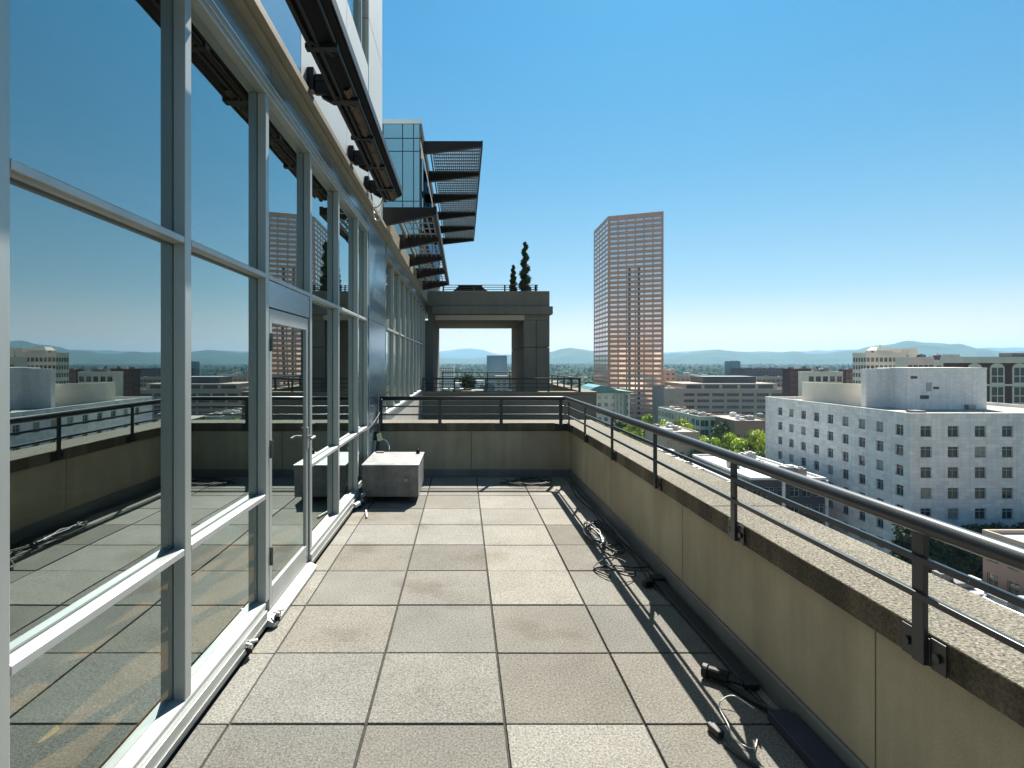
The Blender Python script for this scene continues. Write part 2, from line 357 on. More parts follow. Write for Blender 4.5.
# far woodland that reads as one mass
rnd = random.Random(5); mb = MB()
ico = [(0,0,1)] + [(.9*math.cos(a*1.2566), .9*math.sin(a*1.2566), .45) for a in range(5)] + [(.95*math.cos(a*1.2566+.63), .95*math.sin(a*1.2566+.63), -.3) for a in range(5)] + [(0,0,-.7)]
icf = [(0,1+a,1+(a+1)%5) for a in range(5)] + [(1+a,6+a,1+(a+1)%5) for a in range(5)] + [(1+(a+1)%5,6+a,6+(a+1)%5) for a in range(5)] + [(6+a,11,6+(a+1)%5) for a in range(5)]
def wood(n, r0, r1, s0, s1, a0=-14, a1=50, keep=None):
    for _ in range(n):
        r = math.sqrt(rnd.uniform(r0*r0, r1*r1)); a = R(rnd.uniform(a0, a1)); x, y = r*math.sin(a), r*math.cos(a)
        if keep and not keep(x, y): continue
        s = rnd.uniform(s0, s1); hz = rnd.uniform(.8, 1.25); i = len(mb.v); t = rnd.uniform(.55, 1.7); tt = (t*rnd.uniform(.85, 1.25), t, t*.9)
        for v in ico: mb.v.append((x + v[0]*s*rnd.uniform(.75,1.2), y + v[1]*s*rnd.uniform(.75,1.2), G + s*.75 + v[2]*s*hz*rnd.uniform(.8,1.25)))
        for f in icf: mb.f.append(tuple(i+k for k in f)); mb.m.append(0); mb.t.append(tuple(q*rnd.uniform(.85,1.15) for q in tt))
def clump(x, y): return math.sin(x*.011 + 1.3*math.sin(y*.007)) + math.sin(y*.013 + x*.004) > -.75
wood(6500, 1900, 6900, 9, 17)
wood(3400, 950, 2000, 5.5, 10, keep=clump)
wood(900, 520, 1000, 4.5, 7.5, keep=clump)
tag(mb.build('woodland', M['forest']), 'hazy dark green tree crowns filling the plain between the city blocks and the hills', 'woodland', kind='stuff')

# ================================================================== TERRACE FLOOR
mb = MB(); mb.box(-1.165, PX, -3.2, EY + .02, -.30, -.012)
tag(mb.build('terrace_floor_bed', M['joint']), kind='structure')
mb = MB(); rp = random.Random(2)
xs = [-1.163, -1.026, -.425, .184, .797, 1.405, 1.452]; pitch = .6055; y_ref = 2.474
row = -9
while True:
    y0 = y_ref + pitch * row; y1 = y0 + pitch; row += 1
    if y1 < -3.1: continue
    y1 = min(y1, EY - .03)
    if y0 > EY - .1: break
    for a, b in zip(xs, xs[1:]):
        g = .0065 if b - a > .3 else .005; t = rp.choice((.74, .80, .90, 1.0, 1.06, 1.12, 1.16)); warm = rp.uniform(-.025, .025)
        mb.tint = (t*(1+warm), t, t*(1-warm)); jz = rp.uniform(-.0022, .0022); jy = rp.uniform(-.002, .002)
        mb.box(a + g, b - g, y0 + g + jy, y1 - g + jy, -.05, jz)
o = mb.build('terrace_floor', M['paver'], bevel=.003); tag(o, kind='structure')

# ================================================================== PARAPET (side run and end run, one L)
par = thing('parapet_wall', (PX + .2, 3.5, 0), 'low olive beige parapet with exposed aggregate coping round the paved terrace', 'parapet')
zt, cb_ = .63, .745
mb = MB(); ys = [-3.2, .25, 2.02, 3.80, 5.58, EY]
for a, b in zip(ys, ys[1:]): mb.box(PX, PX + .34, a + .004, b - .004, -1.2, zt)
mb.box(-1.16, .11, EY, EY + .32, -1.2, zt); mb.box(.118, PX - .004, EY, EY + .32, -1.2, zt); mb.box(PX - .004, PX + .34, EY - .003, EY + .32, -1.2, zt)
mb.build('wall', M['stucco'], par)
mb = MB(); mb.box(PX + .012, PX + .33, -3.2, EY + .3, -1.1, zt - .004); mb.box(-1.15, PX + .3, EY + .012, EY + .3, -1.1, zt - .004); mb.build('joint_sealant', M['sealant'], par)
XC = PX - .027
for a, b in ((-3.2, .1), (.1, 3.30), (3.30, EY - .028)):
    mb = MB(); mb.box(XC, XC + .415, a + .004, b - .004, zt + .008, cb_); mb.m[5] = 1; mb.build('coping', [M['aggregate'], M['aggregate_shaded_weathered']], par, bevel=.006)
mb = MB(); mb.box(-1.165, XC - .004, EY - .027, EY + .395, zt + .008, cb_); mb.m[2] = 1; mb.build('coping', [M['aggregate'], M['aggregate_shaded_weathered']], par, bevel=.006)
mb = MB(); mb.box(XC, XC + .415, EY - .027, EY + .395, zt + .008, cb_); mb.build('coping', M['aggregate'], par, bevel=.006)
mb = MB(); mb.profile([(PX - .024, -.02), (PX - .001, -.02), (PX - .001, .112), (PX - .012, .112), (PX - .016, .10)], -3.2, EY - .02)
mb.box(-1.16, PX - .024, EY - .022, EY - .001, -.02, .10)
mb.build('base_flashing', M['flashing'], par)
# terrace slab and the storeys under it
bw = MB(); bw.box(-30, PX + .36, -8, EY + .35, G, -.32); bw.box(-30, 1.86, EY + .35, 15.6, G, -.1)
bw2 = MB(); bw2.box(-30, 3.72, 15.6, 30, G, -.1)

# ================================================================== GUARD RAIL
RX, RZ = 1.415, 1.085
gr = thing('guard_rail', (RX, 3.5, cb_), 'black steel pipe railing with two thin bars along the side and end parapet', 'railing')
RYE = EY - .06
mb = MB(); mb.tube(spl([(RX, -2.6, RZ), (RX, 2, RZ), (RX, RYE - .06, RZ)], 3) + [Vector((RX - .02, RYE - .01, RZ)), Vector((RX - .06, RYE, RZ)), Vector((0, RYE, RZ)), Vector((-1.14, RYE, RZ))], .029, 20)
mb.build('top_rail', M['rail_steel'], gr, smooth=True)
for z in (.975, .862):
    mb = MB(); mb.box(RX - .009, RX + .009, -2.6, RYE - .03, z - .010, z + .010); mb.box(-1.14, RX - .03, RYE - .009, RYE + .009, z - .010, z + .010)
    mb.build('mid_rail', M['rail_steel'], gr, bevel=.002)
def post(x, y, side, first=[None]):
    if first[0] is None:
        p = MB(); p.box(-.008, .008, -.0235, .0235, -.435, -.02); po = p.build('post', M['rail_steel'], None, bevel=.002)
        b = MB(); b.box(.0085, .0135, .03, .085, -.44, -.345); b.box(.0085, .0135, -.085, -.03, -.44, -.345); b.box(.006, .0105, -.030, .030, -.435, -.35); bo = b.build('bracket', M['rail_steel'], po, bevel=.0015)
        q = MB(); q.tube([(.0135, .058, -.395), (-.001, .058, -.395)], .0135, 10); q.build('bolt', M['rail_steel'], bo)
        q = MB(); q.tube([(.0135, -.058, -.395), (-.001, -.058, -.395)], .0135, 10); q.build('bolt', M['rail_steel'], bo)
        first[0] = po; o = po
    else: o = copy_tree(first[0])
    o.parent = gr; o.location = Vector((x, y, RZ)) - Vector(gr.location); o.rotation_euler = (0, 0, 0 if side else R(90))
for y in (-1.83, -.62, .58, 1.762, 2.972, 4.19, 5.40, 6.60, 7.60): post(RX + .01, y, True)
for x in (-1.13, -.318, .525, 1.345): post(x, RYE + .01, False)

# ================================================================== OUR BUILDING: CURTAIN WALL ON THE LEFT
ob = thing('office_building', (-3, 4, -.1), 'grey metal and mirror glass building front that runs along the left of the terrace', 'building')
Y0 = 1.46; BAY = .974; HT = 3.185; TZ = 2.115; MZ = .80; SZ = .155
my = [Y0 + BAY * k for k in range(-5, 6)] ; my.append(6.965)
def mullion(y, z0, z1, w_=.055):
    m_ = MB(); m_.box(XM, XM - .05, y - w_, y, z0, z1); m_.cur = 1; m_.box(XM - .0505, XG - .02, y - w_ - .003, y + .003, z0, z1)
    return m_.build('mullion', [M['alu'], M['gasket']], ob, bevel=.0025)
def transom(a, b, z, h=.032, deep=None):
    m_ = MB(); m_.profile([(XM + .0, z - h), (XM + .0, z - .004), (XM - .006, z), (XG + .004, z), (XG + .004, z - h - .004), (XM - .03, z - h)], a, b)
    m_.cur = 1; m_.box(XG + .004, XG - .02, a, b, z - h - .010, z + .006)
    return m_.build('transom', [M['alu_pale'], M['gasket']], ob, bevel=.002)
def pane(a, b, z0, z1, parent=None, x=XG):
    m_ = MB(); m_.poly([(x, a, z0), (x, b, z0), (x, b, z1), (x, a, z1)]); return m_.build('window_pane', M['glass'], parent or ob)
for y in my: mullion(y, SZ, HT)
for k in range(len(my) - 1):
    a, b = my[k] + .0032, my[k+1] - .0582
    door = (k == 7)
    transom(a, b, TZ + .0, .03)
    pane(a, b, TZ + .0065, HT)
    if not door:
        transom(a, b, MZ, .03); pane(a, b, MZ + .0065, TZ - .041); pane(a, b, SZ + .012, MZ - .041)
# sill and kerb below the glass
for a, b in ((-3.4, my[7] - .06), (my[8] - .06, 6.98)):
    m_ = MB(); m_.profile([(XG - .03, SZ - .04), (XM - .002, SZ - .04), (XM + .003, SZ - .012), (XM + .003, SZ - .004), (XM - .0, SZ), (XG - .03, SZ + .012)], a, b); m_.build('sill', M['alu_pale'], ob)
    m_ = MB(); m_.box(XM + .012, XG - .03, a, b, .062, SZ - .041); m_.build('kerb_trim', M['alu'], ob, bevel=.003)
    m_ = MB(); m_.profile([(XM + .002, .012), (XM + .016, .060), (XG - .03, .060), (XG - .03, .012)], a, b); m_.build('kerb', M['alu_pale'], ob)
m_ = MB(); m_.box(XM - .01, XG - .2, -3.4, 8.5, -.2, .011); m_.build('base_joint', M['sealant'], ob)
# the door in the fourth bay
a, b = my[7] + .0125, my[8] - .068
dr = MB(); st = .048
dr.box(XM - .012, XG + .01, a + .03, a + .03 + st, .07, TZ - .20); dr.box(XM - .012, XG + .01, b - st, b, .07, TZ - .20)
dr.box(XM - .012, XG + .01, a + .03 + st, b - st, TZ - .29, TZ - .20); dr.box(XM - .012, XG + .01, a + .03 + st, b - st, .07, .20)
do = dr.build('door', M['alu'], ob, bevel=.003)
pane(a + .03 + st, b - st, .20, TZ - .29, do, XG + .027)
m_ = MB(); m_.tube([(XM - .012, b - .03, 1.02), (XM + .045, b - .03, 1.02)], .010, 10); m_.tube(spl([(XM + .045, b - .03, 1.02), (XM + .05, b - .07, 1.02), (XM + .047, b - .15, 1.018)], 4), .010, 10)
m_.box(XM - .0115, XM - .004, b - .05, b - .01, .93, 1.09); m_.build('handle', M['galv'], do, smooth=False, bevel=.001)
for z in (.35, 1.0, 1.65):
    m_ = MB(); m_.tube([(XM + .004, a + .018, z), (XM + .004, a + .018, z + .11)], .011, 10); m_.build('hinge', M['gasket'], do)
m_ = MB(); m_.box(XM - .035, XG, a, a + .028, .07, TZ - .035); m_.build('weather_strip', M['black_rubber'], do)
m_ = MB(); m_.box(XM - .004, XG, a, b, TZ - .195, TZ - .034); m_.build('door_head_panel', M['panel_blue'], ob, bevel=.002)
m_ = MB(); m_.profile([(XM + .055, .012), (XM + .055, .03), (XM - .0, .062), (XG - .03, .062), (XG - .03, .012)], my[7] - .056, my[8] - .064); m_.build('threshold', M['alu_pale'], ob)
# head, fascia, ledge
for k in range(len(my) - 1):
    m_ = MB(); m_.box(XM + .012, XG, my[k] + .003, my[k+1] - .003, HT + .072, HT + .212); m_.build('fascia_panel', M['panel_blue'], ob, bevel=.003)
m_ = MB(); m_.box(XM + .004, XG - .03, -3.4, 6.98, HT, HT + .03); m_.box(XM + .010, XG - .03, -3.4, 6.98, HT + .031, HT + .068); m_.build('head_trim', M['alu'], ob, bevel=.003)
m_ = MB(); m_.box(XM + .060, XG - .03, -3.4, 8.55, HT + .215, HT + .243); m_.box(XM + .105, XG, -3.4, 8.55, HT + .244, HT + .295); m_.build('ledge', M['cornice'], ob, bevel=.003)
# wall above the ledge: metal panels, upper windows, end pier
WX = XM + .06; UT = 13
yy = [-3.4, -.1, 2.0, 3.87, 5.4, 6.62]
for k in range(5):
    m_ = MB(); m_.box(WX, WX - .1, yy[k] + .004, yy[k+1] - .004, HT + .296, 5.05); m_.build('cladding_panel', M['panel_cream'] if k >= 3 else M['panel_blue'], ob, bevel=.003)  # near panels take the darker blue to stand in for the awning's shade
for z0, z1 in ((HT + .296, 5.62), (5.63, 7.7), (7.71, 9.9), (9.91, UT)):
    m_ = MB(); m_.box(WX + .004, WX - .5, 6.63, 7.74, z0, z1); m_.build('corner_panel', M['panel_cream'], ob, bevel=.004)
for z0, z1 in ((5.1, 8.2), (8.9, 12.2)):
    for k in range(7):
        a, b = -1.2 + k*1.1, -1.2 + (k+1)*1.1
        wn = MB(); wn.box(WX - .05, WX - .12, a, a + .05, z0, z1); wn.box(WX - .05, WX - .12, b - .05, b, z0, z1); wn.box(WX - .05, WX - .12, a + .05, b - .05, z0, z0 + .06); wn.box(WX - .05, WX - .12, a + .05, b - .05, z1 - .06, z1)
        wo = wn.build('upper_window', M['alu'], ob, bevel=.003); pane(a + .05, b - .05, z0 + .06, z1 - .06, wo, WX - .09)
m_ = MB(); m_.box(WX - .02, WX - .2, -3.4, 6.62, 8.21, 8.89); m_.box(WX - .02, WX - .2, -3.4, 6.62, 12.21, UT); m_.build('spandrel', M['panel_blue'], ob)
m_ = MB(); m_.box(WX - .13, -9, -3.4, 7.70, HT + .36, UT - .1); m_.build('upper_storeys', M['interior'], ob)
# interior room behind the glass
m_ = MB(); m_.poly([(-7, -4, .06), (XG - .03, -4, .06), (XG - .03, 7, .06), (-7, 7, .06)]); m_.build('room_floor', M['int_floor'], ob)
m_ = MB(); m_.box(-7, -6.9, -4, 7, .06, HT + .3); m_.box(-6.9, XG - .03, 7.0, 7.1, .06, HT + .3); m_.box(-6.9, XG - .03, -4.1, -4, .06, HT + .3); m_.box(-6.9, XG - .05, -4, 7, HT + .05, HT + .3); m_.build('room_wall', M['interior'], ob)
# steel pier and second curtain wall towards the concrete portal
for z0, z1 in ((0.0, TZ), (TZ + .006, HT + .21)):
    m_ = MB(); m_.box(XM + .004, XM - .2, 7.04, 8.50, z0, z1); m_.build('pier_panel', M['panel_blue'], ob, bevel=.004)
m_ = MB(); m_.box(XM - .02, XM - .1, 6.975, 7.035, SZ, HT); m_.build('pier_trim', M['alu'], ob)
m2 = [8.56 + .96*k for k in range(8)] + [16.45, 17.4]
for y in m2:
    m_ = MB(); m_.box(XM, XM - .05, y, y + .055, .82, HT); m_.cur = 1; m_.box(XM - .0505, XG - .02, y - .003, y + .058, .82, HT); m_.build('mullion', [M['alu'], M['gasket']], ob)
for a, b in zip(m2, m2[1:]):
    transom(a + .07, b - .015, TZ, .03); pane(a + .07, b - .015, TZ + .0065, HT); pane(a + .07, b - .015, .84, TZ - .041)
    m_ = MB(); m_.box(XM + .012, XG, a + .003, b - .003, HT + .05, HT + .212); m_.build('fascia_panel', M['panel_blue'], ob)
m_ = MB(); m_.box(XM + .03, XG - .02, 8.52, 17.5, .78, .82); m_.build('sill', M['alu_pale'], ob, bevel=.003)
m_ = MB(); m_.box(XM - .01, XG, 8.52, 17.5, -.1, .778); m_.build('sill_wall', M['panel_cream'], ob)
m_ = MB(); m_.box(XM + .004, XG - .03, 8.52, 17.5, HT, HT + .048); m_.box(XM + .07, XG, 8.56, 24, HT + .215, HT + .56); m_.build('head_trim', M['cornice'], ob)
m_ = MB(); m_.box(XG - .02, -8, 8.55, 24, HT + .28, HT + .6); m_.build('lower_roof', M['roof_gravel'], ob)
m_ = MB(); m_.box(-4, -3.9, 7.2, 24, -.1, HT + .28); m_.build('room_wall', M['interior'], ob)
m_ = MB(); m_.box(-12, XM - .1, 7.4, 7.8, HT + .35, UT); m_.build('end_wall', M['panel_cream'], ob)
bw.build('lower_storeys', M['concrete_mid'], ob); bw2.build('lower_storeys', M['concrete_dark'], ob)
m_ = MB(); m_.box(XM, 1.86, EY + .4, 15.6, -.1, .0); m_.build('side_terrace_slab', M['concrete_dark'], ob)

# blue glazed upper block further along
bk = thing('glass_penthouse', (-3, 20, 3.8), 'blue glazed upper block with a grey side wall beyond the first roof', 'building')
bz0, bz1 = HT + .62, 8.12; byf = 15.2; bxr = -1.16
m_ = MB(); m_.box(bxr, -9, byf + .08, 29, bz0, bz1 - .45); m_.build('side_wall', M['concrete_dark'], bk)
m_ = MB(); m_.box(bxr + .05, -9, byf, 29, bz1 - .12, bz1); m_.build('roof_edge', M['panel_blue'], bk)
def ppx(px): return (px - VX) * byf / F
def ppz(py): return CAMZ - (py - VY) * byf / F
cx = [-6.5, -4.5, -3.2, ppx(383), ppx(402.5), ppx(413.5), ppx(419.8)]; cz = [bz0, ppz(201), ppz(151), ppz(138), ppz(122)]
for i in range(len(cx) - 1):
    for j in range(len(cz) - 1):
        m_ = MB(); m_.box(cx[i] + .012, cx[i+1] - .012, byf + .02, byf + .07, cz[j] + .012, cz[j+1] - .012); m_.build('glass_panel', M['glass_far'], bk)
m_ = MB(); m_.box(-6.5, bxr, byf + .071, byf + .2, bz0, bz1 - .12); m_.build('backing', M['dark_metal_wall'], bk)
for z in (5.2, 6.3):
    for k in range(5):
        m_ = MB(); m_.box(bxr + .004, bxr + .06, 15.6 + k*2.45, 17.7 + k*2.45, z - .0, z + .9); m_.build('side_window', M['glass_far'], bk)

# ================================================================== AWNING
aw = thing('retracted_awning', (-.9, 3, 3.45), 'long black retracted awning cassette with crumpled brown fabric above the windows', 'awning')
ay0, ay1 = -1.6, 6.56; X0, X1 = -.93, -.715; az = CAMZ
m_ = MB(); m_.profile([(X0, 3.54), (X0 + .008, 3.472), (X0 + .09, 3.455), (X0 + .12, 3.475), (X1 - .04, 3.49), (X1, 3.51), (X1 + .0, 3.585), (X1 - .04, 3.615), (X0 + .08, 3.63), (X0 + .01, 3.60)][::-1], ay0, ay1)
m_.build('cassette', M['awning_black'], aw, bevel=.004)
m_ = MB(); m_.box(X1 + .003, X1 + .014, ay0, ay1 + .02, 3.515, 3.585); m_.build('front_bar', M['black_steel'], aw, bevel=.004)
m_ = MB(); m_.tube([(X0 + .03, ay0, 3.45), (X0 + .03, ay1, 3.45)], .016, 10); m_.build('torsion_bar', M['black_steel'], aw)
for zx, xx, rr_ in ((3.452, X0 + .075, .012), (3.462, X0 + .175, .010)):
    m_ = MB(); m_.tube([(xx, ay0, zx), (xx, ay1 - .1, zx)], rr_, 8); m_.build('fold_arm', M['black_steel'], aw)
for k in range(9):
    y = .6 + k*.68; m_ = MB(); m_.box(X0 + .0, X0 + .19, y, y + .035 + .02*(k % 3), 3.435, 3.462); m_.tube([(X0 + .04, y - .05, 3.445), (X0 + .15, y + .10, 3.44)], .010, 6); m_.build('arm_joint', M['black_steel'], aw)
m_ = MB(); n = 170; pr = []
rr = random.Random(9)
for k in range(n + 1):
    y = 3.9 + (ay1 - .03 - 3.9) * k / n; d = .5 + .5*math.sin(k*.9) * math.sin(k*.23 + 1); amp = .02 + .035 * max(0, math.sin(k*.075 + .8)) ** 2
    amp *= min(1, k/14)
    pr.append([(X0 + .095, y, 3.468), (X0 + .105 + .006*math.sin(k*1.7), y, 3.462 - amp*d*.6), (X0 + .125 + .006*math.sin(k*.8), y, 3.458 - amp*.5 - rr.uniform(0, .006)), (X0 + .145 + .006*math.sin(k*2.3), y, 3.468 - amp*.4*d), (X0 + .158, y, 3.49)])
for a, b in zip(pr, pr[1:]):
    for j in range(4): m_.poly([a[j], a[j+1], b[j+1], b[j]])
m_.build('fabric', M['fabric'], aw, smooth=True)
for j, y in enumerate((.9, 2.75, 4.05, 5.50, 6.40)):
    m_ = MB(); m_.box(WX + .002, WX + .05, y - .045, y + .045, 3.52, 3.68) ; m_.box(WX + .05, X0 + .06, y - .025, y + .025, 3.59, 3.64)
    bo = m_.build('bracket', M['black_steel'], aw, bevel=.004)
    m_ = MB(); m_.box(WX + .051, X0 + .02, y - .02, y + .02, 3.50, 3.59); m_.obox(((WX + X0)/2 + .05, y + .05, 3.50), (.10, .05, .05), ry=.5); m_.build('clamp', M['black_steel'], bo, bevel=.004)
m_ = MB(); m_.box(X0 - .015, X0 + .05, 2.70, 2.78, 3.43, 3.48); m_.build('end_fitting', M['galv'], aw, bevel=.004)
for off in (0, .05, .11):
    m_ = MB(); m_.tube(spl([(X0 + .01, 6.50, 3.47), (X0 - .04, 6.55 + off, 3.40 - off), (WX + .05, 6.68 + off, 3.42 - off), (WX + .012, 6.72 + off, 3.60)], 8), .0055, 6)
    tag(m_.build('awning_cord', M['white_plastic' if off else 'black_rubber']), ['black cord hanging behind the end of the awning', 'white cord hanging close behind the end of the awning', 'longest white cord looping down beyond the awning end'][[0, .05, .11].index(off)], 'cord')

# ================================================================== LOUVRED CANOPIES
def canopy(name, label, xi, xo, z, ys, thick, nl, pitch_rod, blade):
    t = thing(name, ((xi + xo)/2, ys[0], z), label, 'sun canopy')
    for y in ys:
        m_ = MB(); w2 = .05 if thick < .3 else .07
        i = len(m_.v); x0, x1 = xi, xo
        m_.v += [(x0, y - w2, z - thick), (x1, y - w2, z - thick*.45), (x1, y - w2, z), (x0, y - w2, z), (x0, y + w2, z - thick), (x1, y + w2, z - thick*.45), (x1, y + w2, z), (x0, y + w2, z)]
        for f in ((0,1,2,3),(7,6,5,4),(0,4,5,1),(3,2,6,7),(1,5,6,2),(0,3,7,4)): m_.f.append(tuple(i+k for k in f)); m_.m.append(0); m_.t.append(1.0)
        m_.build('outrigger', M['black_steel'], t, bevel=.004)
    m_ = MB(); m_.box(xo, xo + .05, ys[0] - .07, ys[-1] + .07, z - thick*.45, z + .01); m_.build('edge_beam', M['black_steel'], t, bevel=.004)
    m_ = MB(); m_.box(xi + .14, xi + .18, ys[0], ys[-1], z - .08, z); m_.build('inner_beam', M['louver'], t)
    for a, b in zip(ys, ys[1:]):
        m_ = MB(); xa, xb = xi + .22, xo - .03
        for k in range(nl + 1):
            x = xa + (xb - xa) * k / nl; m_.obox((x, (a + b)/2, z - .035), (.012 if thick > .3 else .02, b - a - .14, blade), ry=-.35)
        k = a + .12
        while k < b - .1:
            m_.box(xa, xb, k - .012, k + .012, z - (.045 if thick > .3 else .010), z + .004); k += pitch_rod
        m_.build('louvre_panel', M['louver'], t)
    return t
canopy('lower_sun_canopy', 'black steel louvred canopy fixed low over the second row of windows', XM + .02, -.43, 3.82, [8.2, 9.95, 11.75, 13.5, 15.6], .26, 5, .38, .05)
canopy('upper_sun_canopy', 'larger louvred canopy high on the blue glazed block, against the sky', bxr + .06, .50, 7.72, [15.75, 18.2, 20.65, 23.1, 25.5, 27.95], .34, 21, .26, .08)

# ================================================================== SECOND TERRACE, PORTAL
p2 = thing('parapet_wall', (1.3, 15.8, 0), 'grey concrete parapet of the farther terrace behind the end railing', 'parapet')
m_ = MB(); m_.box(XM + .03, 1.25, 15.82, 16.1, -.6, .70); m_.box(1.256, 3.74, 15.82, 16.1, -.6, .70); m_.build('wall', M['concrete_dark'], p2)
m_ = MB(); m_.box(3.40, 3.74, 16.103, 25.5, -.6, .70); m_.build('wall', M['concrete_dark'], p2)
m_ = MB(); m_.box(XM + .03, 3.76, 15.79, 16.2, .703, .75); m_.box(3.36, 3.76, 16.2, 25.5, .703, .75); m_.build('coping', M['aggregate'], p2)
def rail_run(name, label, pts, posts, z0, z1, mids, r=.026, cat='railing'):
    t = thing(name, (*pts[0][:2], z0), label, cat)
    m_ = MB(); m_.tube([(x, y, z1) for x, y in pts], r, 10); m_.build('top_rail', M['rail_steel'], t)
    for z in mids:
        m_ = MB(); m_.tube([(x, y, z) for x, y in pts], .011, 6); m_.build('mid_rail', M['rail_steel'], t)
    for x, y in posts:
        m_ = MB(); m_.box(x - .025, x + .025, y - .012, y + .012, z0, z1 - r); m_.build('post', M['rail_steel'], t)
    return t
xr = 3.30
rail_run('guard_rail', 'black railing on the farther concrete parapet, turning back at its right end', [(XM + .03, 15.86), (xr, 15.86), (xr, 25)], [(-1.12 + k*.88, 15.86) for k in range(6)] + [(xr - .03, 15.90)] + [(xr, 17.2 + k*1.25) for k in range(7)], .75, 1.115, (.985, .87))
rail_run('guard_rail', 'short black railing seen inside the concrete portal opening', [(-1.0, 26.5), (2.3, 26.5)], [(-.95 + k*1.05, 26.5) for k in range(4)], .3, 1.10, (.9, .7, .5))
pyf, pyb = 17.75, 22.2
def px_(p, Y=pyf): return (p - VX) * Y / F
def pz_(p, Y=pyf): return CAMZ - (p - VY) * Y / F
po = thing('concrete_portal', (1.5, 20, 0), 'massive dark grey concrete portal frame with a wide rectangular opening', 'portal')
xi, xo, zi, ztop = px_(523.6), px_(549.6), pz_(320.3), pz_(291)
for (za, zb_) in ((-.1, pz_(347.5)), (pz_(347.5) + .012, zi)):
    for (xa, xb) in ((xi, px_(536)), (px_(536) + .012, xo)):
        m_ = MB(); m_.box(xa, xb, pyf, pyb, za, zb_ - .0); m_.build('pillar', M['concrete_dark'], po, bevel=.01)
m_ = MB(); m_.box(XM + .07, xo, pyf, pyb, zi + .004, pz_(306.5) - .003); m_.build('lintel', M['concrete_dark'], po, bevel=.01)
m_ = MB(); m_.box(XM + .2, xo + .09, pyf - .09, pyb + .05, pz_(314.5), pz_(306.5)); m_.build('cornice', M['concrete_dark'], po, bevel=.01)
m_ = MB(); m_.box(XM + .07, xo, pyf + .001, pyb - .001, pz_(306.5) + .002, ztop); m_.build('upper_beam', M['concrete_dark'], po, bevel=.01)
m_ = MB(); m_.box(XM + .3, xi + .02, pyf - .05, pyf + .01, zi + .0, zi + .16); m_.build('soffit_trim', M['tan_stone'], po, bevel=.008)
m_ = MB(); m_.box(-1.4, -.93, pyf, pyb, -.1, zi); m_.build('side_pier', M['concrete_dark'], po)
m_ = MB(); m_.box(-1.4, 3.3, pyb, 30, -.12, .0); m_.build('terrace_slab', M['concrete_dark'], po)
# on top of the portal
rail_run('guard_rail', 'thin black railing on top of the concrete portal beside the spiral shrubs', [(px_(443), pyf + .25), (px_(539), pyf + .25), (px_(539), pyb - .3)], [(px_(443) + k*.98, pyf + .25) for k in range(4)] + [(px_(537), pyf + .25)], ztop, ztop + .22, (ztop + .15, ztop + .08), r=.012)
cv = thing('covered_planter', at(471, 291, 19), 'low dark covered planter with sloping sides on top of the portal', 'planter')
a_, b_ = px_(449, 18.8), px_(493, 18.8); zt_ = ztop
m_ = MB(); i = len(m_.v)
ta, tb = a_ + .33, b_ - .38
m_.v += [(a_, 18.6, zt_ + .001), (b_, 18.6, zt_ + .001), (b_, 20, zt_ + .001), (a_, 20, zt_ + .001), (ta, 18.8, zt_ + .30), (tb, 18.8, zt_ + .30), (tb, 19.8, zt_ + .30), (ta, 19.8, zt_ + .30)]
for f in ((0,3,2,1),(4,5,6,7),(0,1,5,4),(1,2,6,5),(2,3,7,6),(3,0,4,7)): m_.f.append(tuple(i+k for k in f)); m_.m.append(0); m_.t.append(1.0)
m_.build('body', M['black_steel'], cv, bevel=.02)
m_ = MB(); m_.box(ta - .03, tb + .03, 18.78, 19.82, zt_ + .301, zt_ + .335); m_.build('cover', M['fabric'], cv, bevel=.01)
def topiary(px, pt, Y, wpx, label):
    x = (px - VX) * Y / F; zb = ztop; zt2 = CAMZ - (pt - VY) * Y / F; H = zt2 - zb; wr = wpx * Y / F / 2
    t = thing('spiral_topiary', (x, Y, zb), label, 'topiary', 'spiral shrubs on the portal roof')
    m_ = MB(); m_.tube([(x, Y, zb + .001), (x, Y, zb + .12)], .11, 12, .14); m_.build('pot', M['black_steel'], t)
    m_ = MB(); m_.tube([(x, Y, zb + .1), (x, Y, zt2 - .05)], .018, 6); m_.build('stem', M['bark'], t)
    m_ = MB(); turns = 4.2; N = 1500; rt = random.Random(int(px))
    path = []
    for k in range(61):
        u = k / 60; rad = wr * (1 - .62*u) * (1.0 + .0*u); th = u * turns * 2 * math.pi + .5
        path.append((Vector((x + rad*.36*math.cos(th), Y + rad*.36*math.sin(th), zb + .14 + u * (H - .2))), rad * .70))
    m_.tint = (.7, .7, .7)
    for c, r_ in path[::2]: m_.blob(c, r_ * .86, 8, 5, .08)
    for _ in range(int(N * 1.6)):
        c, r_ = rt.choice(path); d = Vector((rt.gauss(0,1), rt.gauss(0,1), rt.gauss(0,1))).normalized(); q = rt.uniform(.7, 1.5); m_.leaf(c + d * r_ * rt.uniform(.85, 1.12), .022, (q, q, q))
    m_.build('foliage', M['leaf_dark'], t)
topiary(513.2, 264, 18.3, 8.5, 'smaller of the two dark spiral clipped shrubs above the portal')
topiary(525, 241.5, 18.5, 14.5, 'taller of the two dark spiral clipped shrubs above the portal')
bs = thing('potted_bush', (at(468, 391, 24)[0], 24, .0), 'round dark bush standing under the portal opening behind the railings', 'bush')
m_ = MB(); m_.tube([(bs.location.x, 24, .0), (bs.location.x, 24, .35)], .22, 14, .30); m_.build('pot', M['concrete_mid'], bs)
m_ = MB(); c0 = Vector((bs.location.x, 24, .72)); rt = random.Random(3)
